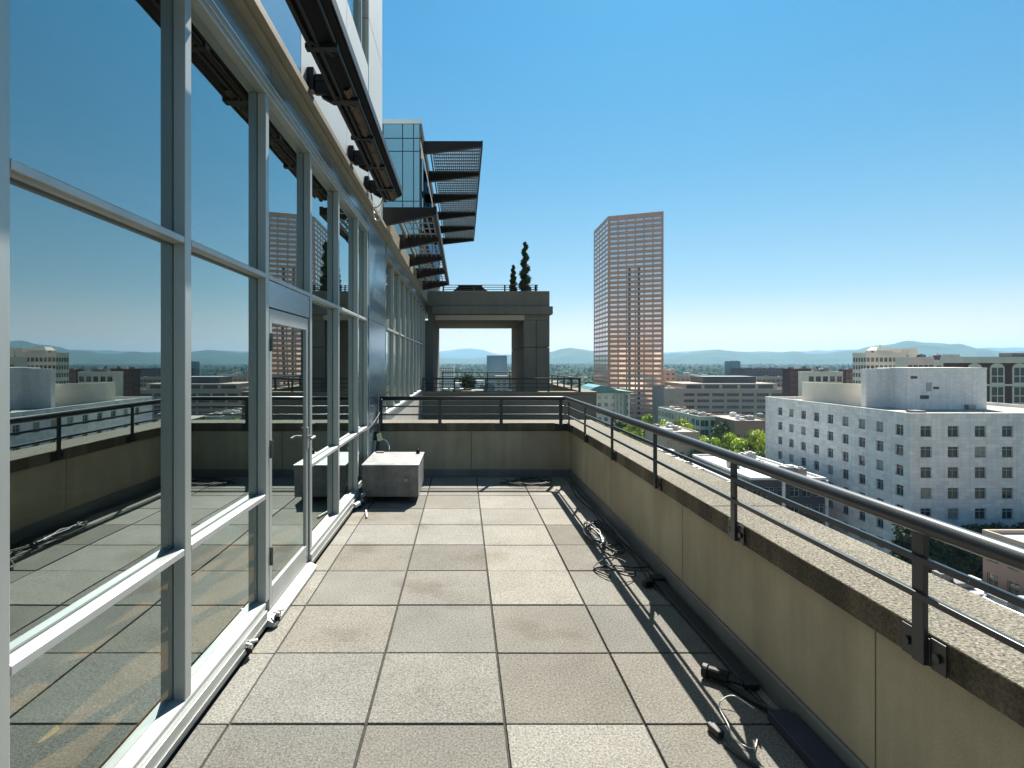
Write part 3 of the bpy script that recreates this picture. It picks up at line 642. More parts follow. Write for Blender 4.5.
for _ in range(1500):
    d = Vector((rt.gauss(0,1), rt.gauss(0,1), rt.gauss(0,1))).normalized() * rt.uniform(.5, 1); q = rt.uniform(.6, 1.6); m_.leaf(c0 + Vector((d.x*.38, d.y*.38, d.z*.34)), .035, (q, q, q))
m_.build('foliage', M['leaf_dark'], bs)

# ================================================================== SMALL THINGS ON THE TERRACE
bx = thing('utility_box', (-.82, 6.75, 0), 'grey sheet metal box with a pale lid at the far left corner of the terrace', 'utility box')
bx0, bx1, by0, by1, bz_, bt = -1.13, -.505, 6.32, 7.20, .075, .42
m_ = MB(); m_.box(bx0, bx1, by0, by1, bz_, bt); m_.build('body', M['galv_dark'], bx, bevel=.006)
m_ = MB(); m_.box(bx0 - .006, bx1 + .014, by0 - .014, by1 + .01, bt + .001, bt + .018); m_.build('lid', M['galv'], bx, bevel=.004)
m_ = MB(); m_.box(bx1 + .001, bx1 + .006, by0 + .01, by1 - .01, bz_ + .01, bt - .005); m_.build('side_panel', M['galv'], bx)
m_ = MB(); m_.tube([(-.635, by0 - .001, .27), (-.635, by0 - .022, .27)], .021, 14); m_.build('lock_knob', M['galv'], bx, smooth=False, bevel=.002)
m_ = MB(); m_.box(-.69, -.655, by0 - .004, by0 - .0005, .09, .30); m_.build('hasp', M['galv_dark'], bx)
m_ = MB(); m_.tube([(-.565, 7.08, bt + .018), (-.565, 7.08, bt + .045)], .024, 12); m_.blob((-.565, 7.08, bt + .055), .02, 10, 6); m_.build('vent_knob', M['black_steel'], bx)
m_ = MB(); m_.box(-1.10, -1.0, 7.12, 7.19, bt + .019, bt + .03); m_.build('lid_hinge', M['galv_dark'], bx)
for x in (bx0 + .06, bx1 - .10):
    for y in (by0 + .10, by1 - .1):
        m_ = MB(); m_.box(x, x + .05, y, y + .05, .003, bz_ - .001); m_.build('foot', M['black_rubber'], bx)

def cable(name, label, cat, pts, r, m, n=8, group=None):
    m_ = MB(); m_.tube(spl(pts, n), r, 7); return tag(m_.build(name, M[m], smooth=True), label, cat, group)
# outlet and leads near the box
ot = thing('outlet_box', (-1.10, 7.42, .55), 'small yellowed outlet box with a white lead on the wall behind the metal box', 'outlet')
m_ = MB(); m_.obox((-1.10, 7.42, .60), (.07, .05, .10), ry=-.25, rz=.2); m_.build('housing', M['pale_yellow'], ot, bevel=.01)
m_ = MB(); m_.tube(spl([(-1.07, 7.39, .58), (-1.0, 7.36, .56), (-.96, 7.34, .49), (-.955, 7.30, bt + .025)], 8), .006, 7); m_.build('lead', M['white_plastic'], ot)
m_ = MB(); m_.box(-1.16, -1.125, 7.39, 7.45, .56, .68); m_.build('back_plate', M['black_steel'], ot)
cable('downpipe_cable', 'thick grey cable climbing the corner from the deck to the railing end', 'cable', [(-1.13, 7.05, .03), (-1.135, 7.2, .25), (-1.125, 7.42, .55), (-1.12, 7.62, .85), (-1.11, 7.70, 1.08)], .011, 'black_rubber')
cable('wall_cable', 'thin black cable sagging across the steel pier towards the railing', 'cable', [(-1.155, 6.2, .80), (-1.15, 6.7, .775), (-1.14, 7.1, .80), (-1.13, 7.45, .86), (-1.11, 7.66, .93)], .006, 'black_rubber')
fit = thing('pipe_fitting', (-1.12, 6.1, 0), 'cluster of small metal pipe fittings on the deck left of the metal box', 'fitting')
for i, (x, y, z, c) in enumerate(((-1.125, 6.18, .05, 'galv'), (-1.10, 6.10, .035, 'black_steel'), (-1.13, 6.02, .06, 'white_plastic'), (-1.11, 6.24, .10, 'galv'))):
    m_ = MB(); m_.tube([(x - .02, y - .03, z), (x + .02, y + .03, z + .015)], .025, 10); m_.build('valve', M[c], fit, bevel=.002)
cable('short_rod', 'short pale rod lying on the deck in the shade of the metal box', 'rod', [(-1.03, 6.00, .012), (-1.0, 5.85, .012), (-.975, 5.72, .012)], .010, 'white_plastic', 3)
for (x, y, lab) in ((-1.145, 3.04, 'small clear plastic clip on the kerb nearest the camera'), (-1.12, 3.42, 'small dark latch clip at the near foot of the door')):
    t = thing('cable_clip', (x, y, .03), lab, 'clip')
    m_ = MB(); m_.obox((x, y, .05), (.03, .07, .03), rz=.2, rx=.2); m_.build('body', M['black_steel'], t, bevel=.004)
    m_ = MB(); m_.obox((x + .01, y + .02, .075), (.045, .018, .012), rz=.5); m_.obox((x - .005, y - .02, .078), (.05, .014, .01), rz=-.4); m_.build('jaw', M['white_plastic'], t, bevel=.003)
dk = MB(); dk.tube([(-1.72, 2.295, .062), (-1.72, 2.295, .075)], .065, 24); tag(dk.build('floor_disc', M['pale_yellow']), 'pale yellow round disc on the floor behind the lowest left pane', 'disc')

# cables and kit along the foot of the side parapet
rc = random.Random(12)
def xy(px, py, z=.012):
    Y = F * (CAMZ - z) / (py - VY); return ((px - VX) * Y / F, Y, z)
cable('long_cable', 'long black cable running along the foot of the side parapet', 'cable', [(1.38, 7.3, .01), (1.33, 6.6, .01), (1.37, 5.9, .01), (1.32, 5.2, .012), (1.38, 4.6, .01), (1.34, 4.0, .01), (1.40, 3.4, .01), (1.37, 2.8, .012), (1.42, 2.2, .012)], .006, 'black_rubber')
cable('long_cable', 'second black cable along the parapet foot, nearer the wall', 'cable', [(1.42, 7.4, .01), (1.40, 6.7, .01), (1.42, 6.0, .01), (1.39, 5.2, .012), (1.43, 4.4, .01), (1.40, 3.7, .01), (1.43, 3.0, .01)], .005, 'black_rubber')
def tangle(n, cx_, cy_, rx, ry, mt, r, labels, cat='cable', wild=1.0):
    for k in range(n):
        pts = []; th = rc.uniform(0, 6.28); m_n = rc.randint(7, 12)
        for j in range(m_n):
            th += rc.uniform(.7, 1.5); q = rc.uniform(.4, 1)
            pts.append((min(cx_ + rx*q*math.cos(th), 1.44), cy_ + ry*q*math.sin(th), .014 + rc.uniform(0, .045)*wild))
        cable('loose_cable', labels[k % len(labels)], cat, pts, r, mt if isinstance(mt, str) else mt[k % len(mt)])
tangle(3, 1.24, 5.05, .16, .55, ['black_rubber'], .006, ['black cable tangled widest in the pile by the parapet', 'black cable knotted in the middle of the cable pile', 'black cable on top of the cable pile'])
tangle(3, 1.19, 5.1, .10, .38, ['white_plastic', 'galv', 'white_plastic'], .0045, ['white lead in the sunlit part of the cable pile', 'grey lead coiled in the cable pile by the parapet', 'thin white lead at the far side of the cable pile'])
tangle(1, 1.16, 4.25, .20, .22, 'black_rubber', .005, ['black cable looped over the sunlit slabs nearer than the cable pile'], wild=1.5)
tangle(2, .85, 7.3, .42, .22, 'black_rubber', .006, ['black cable coiled in the shade at the far right corner', 'thin black cable strewn along the foot of the end wall'])
cable('loose_cable', 'black cable crossing from the parapet foot over the shaded slabs', 'cable', [(1.44, 4.35, .012), (1.32, 4.30, .02), (1.15, 4.36, .014), (1.0, 4.30, .012), (1.08, 4.15, .012)], .006, 'black_rubber')
cable('loose_cable', 'black cable lying over the sunlit slab beside the blue trunking', 'cable', [(1.08, 2.33, .012), (1.11, 2.24, .014), (1.17, 2.16, .012), (1.24, 2.06, .012), (1.32, 1.9, .012)], .008, 'black_rubber')
cable('white_lead', 'thin white lead looping from the spotlight over the sunlit slab', 'cable', [(1.30, 2.52, .04), (1.24, 2.60, .05), (1.17, 2.58, .02), (1.15, 2.45, .012), (1.13, 2.36, .012), (1.18, 2.30, .012), (1.23, 2.36, .012)], .0026, 'white_plastic')
pl = thing('cable_plug', (1.08, 2.37, 0), 'small black plug at the end of the cable on the sunlit slab', 'plug')
m_ = MB(); m_.obox((1.075, 2.40, .02), (.035, .065, .03), rz=.3); m_.build('body', M['black_rubber'], pl, bevel=.006)
m_ = MB(); m_.obox((1.065, 2.435, .02), (.02, .02, .02), rz=.3); m_.build('collar', M['black_rubber'], pl, bevel=.003)
sp = thing('spotlight', (1.27, 2.75, 0), 'black cylindrical spotlight lying in the shade by the parapet', 'spotlight')
m_ = MB(); m_.tube([(1.225, 2.82, .04), (1.300, 2.76, .042)], .030, 18); m_.build('housing', M['black_steel'], sp, bevel=.004)
m_ = MB(); m_.tube([(1.203, 2.838, .04), (1.224, 2.821, .04)], .034, 18); m_.build('bezel', M['black_rubber'], sp, bevel=.003)
m_ = MB(); m_.tube([(1.300, 2.76, .042), (1.350, 2.72, .038)], .02, 12, .015); m_.build('rear_cap', M['black_rubber'], sp)
m_ = MB(); m_.tube(spl([(1.280, 2.75, .02), (1.340, 2.62, .015), (1.390, 2.50, .03)], 4), .012, 8); m_.build('bracket', M['black_steel'], sp)
tr = thing('cable_trunking', (1.38, 1.6, 0), 'dark blue cable trunking on the deck at the foot of the near parapet', 'trunking')
m_ = MB(); m_.box(1.345, 1.435, -.5, 2.50, .004, .050); m_.build('body', M['conduit_blue'], tr, bevel=.004)
m_ = MB(); m_.box(1.338, 1.442, -.5, 2.46, .051, .058); m_.build('cover', M['conduit_blue'], tr, bevel=.002)
t = thing('flat_conduit', (1.40, 3.6, 0), 'flat black conduit strip on the deck farther along the parapet foot', 'conduit')
m_ = MB(); m_.box(1.36, 1.43, 2.72, 4.02, .004, .03); m_.build('body', M['black_rubber'], t, bevel=.004)
m_ = MB(); m_.box(1.35, 1.44, 4.02, 4.10, .004, .045); m_.build('end_cap', M['black_steel'], t, bevel=.004)
jb = thing('junction_box', (1.32, 4.05, 0), 'small black junction box amid the cables by the parapet', 'junction box')
m_ = MB(); m_.obox((1.30, 3.98, .022), (.07, .045, .036), rz=.4); m_.build('body', M['black_steel'], jb, bevel=.005)
m_ = MB(); m_.obox((1.30, 3.98, .0435), (.06, .038, .006), rz=.4); m_.build('cover', M['black_rubber'], jb)

# ================================================================== CITY
def wall_grid(mb, p0, u, n, W, H, ops, dep):
    """flat wall with rectangular openings and reveals; ops = (u centre, z bottom, width, height)"""
    us = sorted({0.0, W} | {round(o[0]-o[2]/2, 4) for o in ops} | {round(o[0]+o[2]/2, 4) for o in ops})
    p0 = Vector(p0); u = Vector(u); n = Vector(n); k = Vector((0, 0, 1))
    P = lambda a, z, d=0: p0 + u*a + k*z - n*d
    bycol = {}
    for o in ops: bycol.setdefault((round(o[0]-o[2]/2, 4), round(o[0]+o[2]/2, 4)), []).append(o)
    for a, b in zip(us, us[1:]):
        if b - a < 1e-4: continue
        col = bycol.get((a, b), []); z = 0.0
        for o in sorted(col, key=lambda q: q[1]):
            mb.poly([P(a, z), P(b, z), P(b, o[1]), P(a, o[1])]); t = o[1] + o[3]
            mb.poly([P(a, o[1]), P(b, o[1]), P(b, o[1], dep), P(a, o[1], dep)]); mb.poly([P(a, t, dep), P(b, t, dep), P(b, t), P(a, t)])
            mb.poly([P(a, o[1], dep), P(a, t, dep), P(a, t), P(a, o[1])]); mb.poly([P(b, o[1]), P(b, t), P(b, t, dep), P(b, o[1], dep)])
            z = t
        mb.poly([P(a, z), P(b, z), P(b, H), P(a, H)])
WM = {}
def dep_sill(w_): return 1.9 < w_ < 2.15
def win_mesh(w_, h_, mats, bars, hb):
    key = (round(w_, 2), round(h_, 2), tuple(m.name for m in mats), bars, hb)
    if key not in WM:
        m_ = MB(); m_.box(-w_/2, w_/2, -.02, .02, 0, h_); m_.cur = 1; f = min(.09, w_*.05)
        m_.box(-w_/2, -w_/2 + f, -.07, -.021, 0, h_); m_.box(w_/2 - f, w_/2, -.07, -.021, 0, h_); m_.box(-w_/2 + f, w_/2 - f, -.07, -.021, 0, f); m_.box(-w_/2 + f, w_/2 - f, -.07, -.021, h_ - f, h_)
        for q in range(bars):
            x = -w_/2 + w_*(q+1)/(bars+1); m_.box(x - f/2, x + f/2, -.069, -.021, f, h_ - f)
        if dep_sill(w_): m_.cur = 1; m_.box(-w_/2 + .01, w_/2 - .01, -.42, -.0705, .0, .05)
        if hb: m_.box(-w_/2 + f, w_/2 - f, -.068, -.0215, h_*hb - f/2, h_*hb + f/2)
        me = bpy.data.meshes.new('window'); me.from_pydata(m_.v, [], m_.f)
        for x in mats: me.materials.append(x)
        me.polygons.foreach_set('material_index', m_.m); WM[key] = (me, m_)
    return WM[key]
def unit(root, x, y, z, a, b, h, m='galv', name='rooftop_unit'):
    m_ = MB(); m_.box(x-a/2, x+a/2, y-b/2, y+b/2, z+.25, z+h); m_.box(x-a/2+.1, x+a/2-.1, y-b/2+.1, y+b/2-.1, z, z+.25)
    if h > 1.2: m_.tube([(x, y, z+h), (x, y, z+h+.25)], min(a, b)*.32, 12)
    m_.build(name, M[m], root)
def put_windows(root, items):
    """items: (pos, rz, w, h, mats, bars, hb); the 100 nearest in view are parts, the rest one part"""
    def score(it):
        p = it[0]; px = VX + F*p.x/max(p.y, 1); py = VY - F*(p.z-CAMZ)/max(p.y, 1); edge = 2*min(max(0, 1.75 - px*0), 1)
        vis = (0 < px < 1030) and py < 362 + (px - 463)*.34 + 12
        return (0 if vis else 1, p.length)
    items = sorted(items, key=score); rl = Vector(root.location)
    for it in items[:100]:
        me, _ = win_mesh(*it[2:]); o = bpy.data.objects.new('window', me); COL.objects.link(o); o.parent = root; o.location = it[0] - rl; o.rotation_euler = (0, 0, it[1])
    rest = items[100:]
    if rest:
        big = MB(); mats = rest[0][4]
        for it in rest:
            _, m_ = win_mesh(*it[2:]); rot = Matrix.Rotation(it[1], 3, 'Z'); i = len(big.v)
            big.v += [tuple(rot @ Vector(v) + it[0]) for v in m_.v]; big.f += [tuple(i+k for k in f) for f in m_.f]; big.m += m_.m; big.t += [1.0]*len(m_.f)
        o = big.build('window', list(mats), root); o['kind'] = 'stuff'
def building(name, label, x0, x1, y0, y1, zt, wall, roof, fx=(0, 0, 0, 0), fz=(3.8, 1.9, 1.0), lx=None, mats=None, dep=.25, bars=1, hb=.68, parapet=.8, zb=None, group=None, clutter=7, skip=None, cat='building', par_m=None, rows=None):
    """axis aligned block. fx=(ncol,width) front, lx=(ncol,width) left side; fz=(storey, window height, top gap)"""
    zb = G if zb is None else zb; H = zt - zb
    root = thing(name, ((x0+x1)/2, (y0+y1)/2, zb), label, cat, group); mats = mats or (M['pane'], M['frame_grey'])
    m_ = MB(); items = []; nr = rows or int((H - fz[2] - .5) / fz[0])
    zs = [H - fz[2] - fz[1] - k*fz[0] for k in range(nr)]
    def face(p0, u, n, W, spec, rz):
        if not spec or not spec[0]: m_.poly([p0, p0 + u*W, p0 + u*W + Vector((0,0,H)), p0 + Vector((0,0,H))]); return
        nc, ww = spec[0], spec[1]; mar = spec[2] if len(spec) > 2 else W/nc/2; mar2 = spec[3] if len(spec) > 3 else mar; cs = [mar + (W - mar - mar2)*k/max(1, nc-1) for k in range(nc)] if nc > 1 else [W/2]
        ops = [(c, z, ww, fz[1]) for c in cs for z in zs if z > .3]
        wall_grid(m_, p0, u, n, W, H, ops, dep)
        for c, z, a, h in ops:
            q = Vector(p0) + u*c + Vector((0,0,z)) - n*(dep - .03)
            mt = mats if not isinstance(mats, list) else random.choice(mats)
            items.append((q, rz, a - .002, h - .002, mt, bars, hb))
    face(Vector((x0, y0, zb)), Vector((1,0,0)), Vector((0,-1,0)), x1-x0, fx, 0)
    face(Vector((x0, y1, zb)), Vector((0,-1,0)), Vector((-1,0,0)), y1-y0, lx, R(-90))
    m_.poly([(x1,y0,zb),(x1,y1,zb),(x1,y1,zt),(x1,y0,zt)]); m_.poly([(x1,y1,zb),(x0,y1,zb),(x0,y1,zt),(x1,y1,zt)])
    m_.build('wall', wall, root)
    t = .35; r_ = MB()
    r_.poly([(x0, y0, zt), (x1, y0, zt), (x1, y1, zt), (x0, y1, zt)]); ro = r_.build('roof', roof, root)
    if parapet:
        p = MB(); o_ = .06
        p.box(x0-o_, x1+o_, y0-o_, y0+t, zt+.003, zt+parapet); p.box(x0-o_, x1+o_, y1-t, y1+o_, zt+.003, zt+parapet); p.box(x0-o_, x0+t, y0+t, y1-t, zt+.003, zt+parapet); p.box(x1-t, x1+o_, y0+t, y1-t, zt+.003, zt+parapet)
        p.build('parapet', par_m or wall, root)
    put_windows(root, items); rq = random.Random(int(x0*7 + y0))
    for k in range(clutter if cat == 'building' and x1 - x0 > 5 and y1 - y0 > 5 else 3):
        a, b_, h_ = rq.uniform(.8, 2.6), rq.uniform(.8, 2.4), rq.uniform(.7, 2.2); X, Y = rq.uniform(x0 + 1.6, x1 - 1.6), rq.uniform(y0 + 1.6, y1 - 1.6)
        if name == 'white_office_block': X, Y, h_ = rq.uniform(wx0 + 2, wx0 + 40), rq.uniform(wy0 + 1, wy0 + 13), rq.uniform(.3, .9)
        if k % 3 == 2: m_ = MB(); m_.tube([(X, Y, zt), (X, Y, zt + h_*1.6)], .09, 6); m_.build('vent_pipe', M['galv_dark'], root)
        else: unit(root, X, Y, zt, a, b_, h_, rq.choice(('galv', 'galv_dark', 'white_stone')))
    return root
def unit(root, x, y, z, a, b, h, m='galv', name='rooftop_unit'):
    m_ = MB(); m_.box(x-a/2, x+a/2, y-b/2, y+b/2, z+.25, z+h); m_.box(x-a/2+.1, x+a/2-.1, y-b/2+.1, y+b/2-.1, z, z+.25)
    if h > 1.2: m_.tube([(x, y, z+h), (x, y, z+h+.25)], min(a, b)*.32, 12)
    m_.build(name, M[m], root)
def fpx(px, Y): return (px - VX) * Y / F
def fpz(py, Y): return CAMZ - (py - VY) * Y / F

# --- white stone office block
S = F / 557.0
wy0, wy1 = 105*S, 157.6; wx0, wx1 = 84.36, 126.1; wz = fpz(412.5, wy0) - .8
wb = building('white_office_block', 'white stone office block with rows of small square windows and a tall rooftop box', wx0, wx1, wy0, wy1, wz, M['white_stone'], M['roof_gravel'],
              fx=(8, 2.1, 2.95), lx=(9, 2.0, 7.3, 2.75), fz=(3.885, 2.05, 1.75), mats=[(M['pane'], M['frame_grey'])]*6 + [(M['pane_lit'], M['frame_grey'])], dep=.35, bars=1, hb=.72, parapet=.7)
# shifted box on the roof, side annex, curved screen wall
Yp = 121.5*S; xa, xb = fpx(907.2, Yp), fpx(986.8, Yp); zp = fpz(368.8, Yp)
m_ = MB(); m_.box(xa, xb, Yp, Yp + 9, wz, zp); m_.box(fpx(866, Yp+4.9), xa, Yp + 4.9, Yp + 6.4, wz, zp - .05); ph = m_.build('rooftop_box', M['white_brick'], wb)
m_ = MB(); m_.box(xa - .06, xb + .06, Yp - .06, Yp + 9.06, zp, zp + .25); m_.build('coping', M['white_stone'], ph)
for (px, py, w2, h2) in ((627, 171, 6, 2.4), (707, 209, 5, 2.2), (665, 242, 8, 3.4), (681, 205, 5, 8)):
    X = fpx(740 + px/3.606, Yp); Z = fpz(330 + py/3.606, Yp); m_ = MB(); m_.box(X - w2*.12, X + w2*.12, Yp - .05, Yp - .001, Z - h2*.12, Z + h2*.12)
    m_.build('louvre_vent', M['dark_metal_wall'] if px != 681 else M['frame_grey'], ph)
arc = [(87.6, 146), (87.9, 142.5), (89.2, 139), (91.2, 135.5), (93.4, 132.5), (95.6, 130.5), (98.0, 129.8)]
zs_ = -3.55; m_ = MB(); out = arc; inn = [(x + .5, y + .35) for x, y in arc]
m_.prism((out + inn[::-1])[::-1] if False else [*out, *inn[::-1]], wz, zs_); m_.build('curved_screen', M['cream_stone'], wb)
m_ = MB(); m_.prism([*[(x + .6, y + .5) for x, y in arc], (99, 146)], wz, zs_ - .6); m_.build('tank_room', M['white_stone'], wb)
for (px, py) in ((925, 408), (947, 408.5), (970, 409.5), (886, 404), (866, 404)):
    Y = F * (CAMZ - wz) / (py - VY); unit(wb, fpx(px, Y), Y, wz, 1.6, 1.2, 1.0)
m_ = MB(); m_.box(fpx(848, 150), fpx(862, 150), 150, 153, wz, fpz(385, 150)); m_.build('roof_hut', M['white_stone'], wb)

# --- pink granite tower
A = (114.8, 489*S); B = (114.3, 439*S); C = (152.7, 424*S); D = (168, 470*S); E_ = (140, 510*S)
tz = fpz(216.3, B[1]); tw = thing('pink_tower', (135, 460, G), 'tall pink granite tower with copper tinted window bands', 'skyscraper')
m_ = MB(); items = []; Ht = tz - G; nf = 41; fh = (Ht - 3) / nf
for (p, q, nc, mats) in ((B, C, 6, (M['copper_glass'], M['pink_granite'])), (A, B, 5, (M['copper_glass'], M['pink_granite']))):
    u = Vector((q[0]-p[0], q[1]-p[1], 0)); W = u.length; u.normalize(); n = Vector((u.y, -u.x, 0)); rz = math.atan2(u.y, u.x)
    ops = []
    for c in range(nc):
        bw_ = (W - 2.4)/nc; cc = 1.2 + bw_*(c+.5); g = 1.5 if (c % 2 == 0) else .9
        for r in range(nf): ops.append((cc, 1.4 + r*fh, bw_ - (.9 if nc == 6 else .35), fh*(.44 if nc == 6 else .62)))
    wall_grid(m_, Vector((*p, G)), u, n, W, Ht, ops, .35)
    for c, z, a, h in ops:
        items.append((Vector((*p, G)) + u*c + Vector((0,0,z)) - n*.3, rz, a - .01, h - .01, mats, 0, 0))
for p, q in ((C, D), (D, E_), (E_, A)): m_.poly([(*p, G), (*q, G), (*q, tz), (*p, tz)])
m_.poly([(*A, tz), (*B, tz), (*C, tz), (*D, tz), (*E_, tz)][::1]); m_.build('wall', M['pink_granite'], tw)
put_windows(tw, items)
u = (Vector((*C, 0)) - Vector((*B, 0))).normalized(); n = Vector((u.y, -u.x, 0))
for fr in (.395, .565):
    for r in range(1, 31):
        p = Vector((*B, G)) + u * (40.5*S*fr) + Vector((0, 0, 1.4 + r*fh + .0)) + n*.12; m_ = MB(); m_.obox(p + Vector((0,0,fh*.22)), (1.9, .3, fh*.5), rz=math.atan2(u.y, u.x)); m_.build('dark_recess', M['pane'], tw)
m_ = MB(); m_.box(130, 148, 455, 470, tz, tz + 1.2); m_.build('plant_room', M['concrete_mid'], tw)

# --- named blocks
def blk(name, label, pl, pr, pt, Y, d, wall, roof, **k):
    return building(name, label, fpx(pl, Y), fpx(pr, Y), Y, Y + d, fpz(pt, Y) - k.pop('dz', 0), wall, roof, **k)
b = building('dark_glass_block', 'dark low building with white corner posts in front of the white office block', fpx(751, 122), fpx(826, 122), 122, 153, -23.9, M['dark_metal_wall'], M['roof_white'], fx=(6, 1.9), fz=(3.6, 2.0, 1.6), lx=(7, 2.2), bars=1, parapet=.5, par_m=M['white_stone'])
for x in (fpx(783, 122), fpx(826, 122)):
    m_ = MB(); m_.box(x - .28, x + .28, 121.6, 121.98, G, -23.9); m_.build('corner_post', M['white_stone'], b)
for k in range(7): unit(b, random.uniform(64, 76), random.uniform(126, 150), -23.9, random.uniform(1.5, 3.5), random.uniform(1.5, 3), random.uniform(1, 2.2))
b = building('white_roofed_block', 'low block with a white flat roof crowded with plant left of the dark building', 40, 61.5, 128, 172, -26, M['concrete_mid'], M['roof_white'], fx=(6, 1.8), fz=(3.7, 1.9, 1.3), lx=(8, 2.2), parapet=.5, par_m=M['white_stone'])
for k in range(14): unit(b, random.uniform(46, 60), random.uniform(131, 169), -26, random.uniform(1.5, 4), random.uniform(1.5, 4), random.uniform(1, 2.4), random.choice(('galv', 'white_stone', 'galv')))
b = building('grey_plant_block', 'plain grey block with a flat roof among the trees behind the white roof', fpx(664, 195), fpx(699, 195), 195, 215, fpz(433, 195), M['concrete_mid'], M['roof_gravel'], fx=(3, 1.5), fz=(4, 1.6, 2.5), parapet=.4)
unit(b, fpx(676, 200), 203, fpz(433, 195), 3, 2, 1.6)
b = building('green_glass_block', 'low rise with pale green frames and dark green glass between the trees', fpx(699.5, 250), fpx(720, 250), 250, 303, fpz(418, 250), M['sage'], M['roof_gravel'], fx=(2, 3.7), fz=(4.2, 2.8, 1.0), lx=(11, 3.9), mats=(M['green_glass'], M['sage']), bars=1, hb=0, parapet=.7, par_m=M['sage'])
for k in range(9): unit(b, random.uniform(106, 112), 253 + k*5.3, fpz(418, 250), 3, 2.5, random.uniform(.8, 1.8), random.choice(('galv_dark', 'tan_stone')))
b = building('brown_house_block', 'small brown rendered building with pale flat roof beside the white office block', fpx(735, 232), fpx(773, 232), 232, 262, fpz(422, 232), M['brown_wall'], M['roof_gravel'], fx=(5, 1.7), fz=(3.6, 1.9, 4.8), lx=(7, 1.6), parapet=.6, par_m=M['brown_wall'])
unit(b, fpx(752, 240), 242, fpz(422, 232), 3, 2.5, 1.6); unit(b, fpx(760, 250), 250, fpz(422, 232), 2, 2.5, 1.8)
# brutalist office in three tiers
b = building('tiered_concrete_office', 'broad brown concrete office in stepped tiers with long window bands', fpx(681, 420), fpx(800, 420), 420, 470, fpz(391, 420), M['concrete_mid'], M['roof_gravel'], fx=(8, 9.0), fz=(4.6, 2.3, 1.6), lx=(4, 8), bars=3, hb=0, parapet=1.2)
z1 = fpz(391, 420)
m_ = MB(); m_.box(fpx(683, 426), fpx(778, 426), 427, 465, z1, fpz(383.5, 427)); m_.build('upper_tier', M['concrete_mid'], b)
for k in range(5):
    x = fpx(687 + k*18, 426); m_ = MB(); m_.box(x, x + 11, 426.7, 426.98, z1 + 1.6, z1 + 4.2); m_.build('band_window', M['pane'], b)
m_ = MB(); m_.box(fpx(703, 436), fpx(756, 436), 436, 460, fpz(383.5, 427), fpz(376.5, 436)); m_.build('plant_room', M['dark_metal_wall'], b)
b = building('concrete_annexe', 'sloping sided concrete annexe at the foot of the pink tower', fpx(664, 400), fpx(684, 400), 400, 425, fpz(389, 400), M['concrete_mid'], M['roof_gravel'], fx=(1, 6), fz=(5, 1.5, 3), rows=2, parapet=.6)
b = building('tan_flats', 'tan block with small dark openings right of the pink tower', fpx(660, 520), fpx(676, 520), 520, 545, fpz(371, 520), M['tan_stone'], M['roof_gravel'], fx=(3, 2.6), fz=(4.2, 1.8, 2), lx=(3, 3))
b = building('tan_flats', 'lower tan block with a notched roof left of the stepped office', fpx(676, 540), fpx(700, 540), 540, 570, fpz(377, 540), M['tan_stone'], M['roof_gravel'], fx=(5, 2.4), fz=(4, 1.8, 2))
# teal roofed block
Yt = 300; b = building('teal_roof_block', 'cream and glass corner block with a rounded teal roof at the foot of the tower', fpx(596, Yt), fpx(630, Yt), Yt, Yt + 30, fpz(393, Yt), M['cream_stone'], M['teal'], fx=(5, 1.9), fz=(3.9, 2.1, 1.2), lx=(5, 2), mats=(M['green_glass'], M['cream_stone']), parapet=0)
zt_ = fpz(393, Yt); m_ = MB(); xa, xb = fpx(590, Yt), fpx(633, Yt)
pr = [(xa - 1, zt_), (xb + 1, zt_), (xb + 1, zt_ + .5), ((xa+xb)/2 + 3, zt_ + 1.6), ((xa+xb)/2 - 2, zt_ + 3.4), ((xa+xb)/2 - 6, zt_ + 4.0), (xa + 2, zt_ + 3.0), (xa - 1, zt_ + 1.2)]
m_.profile(pr[::-1], Yt - 1.5, Yt + 28); m_.build('teal_roof', M['teal'], b)
for k in range(4):
    x = fpx(614 + k*3.5, Yt); m_ = MB(); m_.box(x, x + 1.3, Yt - .5, Yt - .02, G, zt_ - .6); m_.build('glass_bay', M['green_glass'], b)
# ornate hotel
Yh = 262; b = building('white_hotel', 'pale ornate hotel with a pavilion roof rising over the white office block', fpx(866, Yh), fpx(906, Yh), Yh, Yh + 9, fpz(354.5, Yh), M['cream_stone'], M['roof_gravel'], fx=(9, 1.5), fz=(3.6, 2.0, 1.4), lx=(5, 1.4), parapet=.9)
zt_ = fpz(354.5, Yh); xa, xb = fpx(878, Yh), fpx(896, Yh)
m_ = MB(); m_.box(xa, xb, Yh + 1, Yh + 8, zt_, zt_ + 2.0); i = len(m_.v)
m_.v += [(xa, Yh+1, zt_+2), (xb, Yh+1, zt_+2), (xb, Yh+8, zt_+2), (xa, Yh+8, zt_+2), (xa+1.6, Yh+2.5, zt_+3.6), (xb-1.6, Yh+2.5, zt_+3.6), (xb-1.6, Yh+6.5, zt_+3.6), (xa+1.6, Yh+6.5, zt_+3.6)]
for f in ((4,5,6,7),(0,1,5,4),(1,2,6,5),(2,3,7,6),(3,0,4,7)): m_.f.append(tuple(i+k for k in f)); m_.m.append(0); m_.t.append(1.0)
m_.build('pavilion', M['cream_stone'], b)
m_ = MB(); m_.tube([((xa+xb)/2, Yh+4.5, zt_+3.6), ((xa+xb)/2, Yh+4.5, zt_+4.6)], .8, 10, .2); m_.build('finial', M['cream_stone'], b)
m_ = MB(); m_.box(fpx(901, Yh+4), fpx(918, Yh+4), Yh+4, Yh+10, zt_ - 5, fpz(348.5, Yh+4)); m_.build('side_tower', M['cream_stone'], b)
